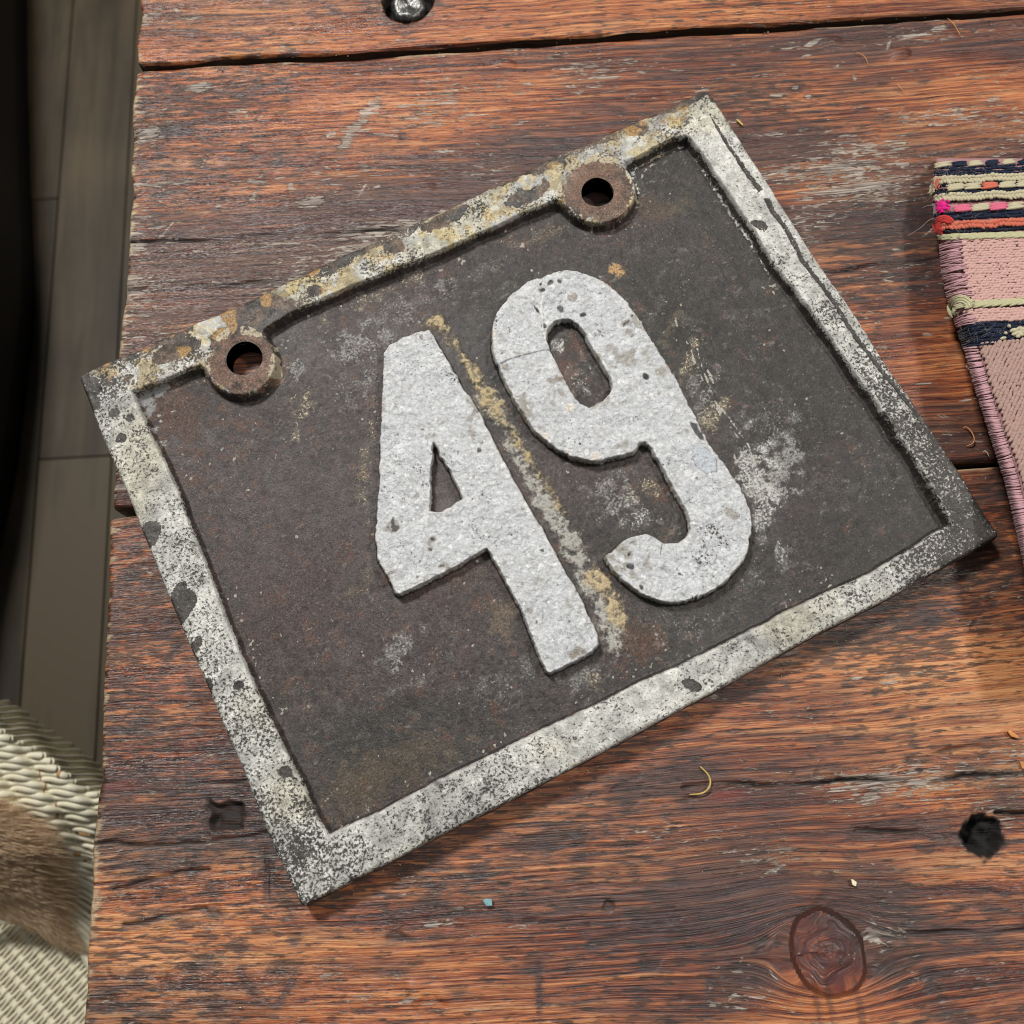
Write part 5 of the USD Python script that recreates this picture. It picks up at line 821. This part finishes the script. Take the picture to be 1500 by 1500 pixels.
# ------------------------------------------------------------------ crumbs, chips and fibres lying on the table
M_STRAW = simple('straw', lin(196, 170, 96), 0.6, 0.4); M_CHIPW = simple('wood_chip', lin(206, 140, 84), 0.7, 0.3); M_TURQ = simple('turquoise_crumb', lin(120, 160, 165), 0.6, 0.4); M_PALE = simple('pale_chip', lin(226, 214, 180), 0.7, 0.3)
def fibre(name, label, cat, P, r, mat, z=0.0005, arch=0.0012):
    P = chaikin(P, 2, False); t = np.linspace(0, 1, len(P)); o = part(name, None, tube(px(P, z + arch * np.sin(np.pi * t)), r * (1 - .5 * np.abs(2 * t - 1) ** 3), 6), mat, 60); tag(o, label, cat)
fibre('straw_fibre', 'curved yellow straw fibre on the lower plank, below the plate', 'fibre', [(1010, 1164), (1030, 1163), (1041, 1152), (1040, 1137), (1026, 1123)], .00042, M_STRAW)
fibre('curled_fibre', 'orange curled fibre on the wood between the plate corner and the textile', 'fibre', [(1411, 626), (1417, 625), (1425, 635), (1428, 645), (1424, 651), (1416, 653)], .0003, M_CHIPW)
fibre('pale_fibre', 'tiny pale hooked fibre by the plank joint beside the textile', 'fibre', [(1440, 662), (1443, 660), (1447, 664), (1449, 670)], .0002, M_PALE)
fibre('thin_straw', 'thin brown straw lying slanted near the top edge, upper right', 'fibre', [(1388, 27), (1396, 33), (1402, 43), (1407, 53)], .00022, M_CHIPW)
fibre('bent_hair', 'short bent pale hair on the wood above the upper right of the plate', 'fibre', [(1254, 77), (1262, 79), (1268, 84), (1272, 95)], .0002, M_CHIPW)
fibre('small_hair', 'short slanting hair right of the two nail heads', 'fibre', [(1314, 123), (1318, 127), (1325, 135)], .00018, M_CHIPW)
def chip(name, label, P, h, mat, cat='chip'):
    c = px(P, 0.0002); V = np.vstack([c, c + [0, 0, h], c[[0]] + [.0002, .0002, h * 1.3]]); o = part(name, None, trimesh.convex.convex_hull(V), mat, False); tag(o, label, cat, 'wood chips at the right border' if name == 'wood_chip' else None)
chip('wood_chip', 'orange wood chip near the right border on the lower plank', [(1474, 1072), (1479, 1071), (1490, 1078), (1490, 1082), (1480, 1079)], .0011, M_CHIPW)
chip('wood_chip', 'smaller brown chip at the right border below the orange one', [(1492, 1116), (1497, 1116), (1499, 1125), (1496, 1126)], .001, M_CHIPW)
chip('pale_chip', 'pale cream chip above the oval knot', [(1246, 1288), (1250, 1289), (1254, 1292), (1253, 1298), (1248, 1296)], .0009, M_PALE)
chip('turquoise_crumb', 'turquoise crumb on the lower plank below the plate rim', [(707, 1319), (712, 1316), (721, 1317), (721, 1326), (713, 1327)], .0016, M_TURQ, 'crumb')
chip('grain_husk', 'yellow grain husk just right of the plate near its upper corner', [(1078, 177), (1080, 176), (1088, 183), (1087, 185)], .0008, M_STRAW, 'husk')

rg = np.random.default_rng(77)
def grit(name, label, n, mat, lo, hi):
    ms, k = [], 0
    while k < n:
        if rg.random() < .45: x = rg.uniform(-.18, .28); y = by_x(GAP1_LO if rg.random() < .4 else GAP2_LO, x) + rg.normal(-.004, .006)
        elif rg.random() < .4: a = rg.uniform(-.5, .5); q = np.array([a * PW, -PH / 2 - abs(rg.normal(0, 5)) - 1]) / 1000; x, y = PC[0] + q[0] * CA - q[1] * SA, q[0] * SA + q[1] * CA
        else: x, y = rg.uniform(-.18, .29), rg.uniform(-.24, .30)
        u, v_ = (x - PC[0]) * CA + y * SA, -(x - PC[0]) * SA + y * CA
        if abs(u) < PW / 2000 + .001 and abs(v_) < PH / 2000 + .001: continue
        r_ = rg.uniform(lo, hi); p = rg.normal(0, 1, (7, 3)); p /= np.linalg.norm(p, axis=1, keepdims=True); h = trimesh.convex.convex_hull(p * [r_ * rg.uniform(1, 2), r_, r_ * .7] + [x, y, -.0002 + r_ * .5]); ms.append((h.vertices, h.faces)); k += 1
    tag(part(name, None, join(ms), mat, False), label, 'grit', kind='stuff')
grit('pale_grit', 'fine pale dust and grit scattered over the planks', 170, M_PALE, .00010, .00028)
grit('dark_grit', 'dark crumbs of dirt scattered over the planks and along the joints', 150, simple('dark_crumb', (.03, .024, .02), .9), .00012, .00036)
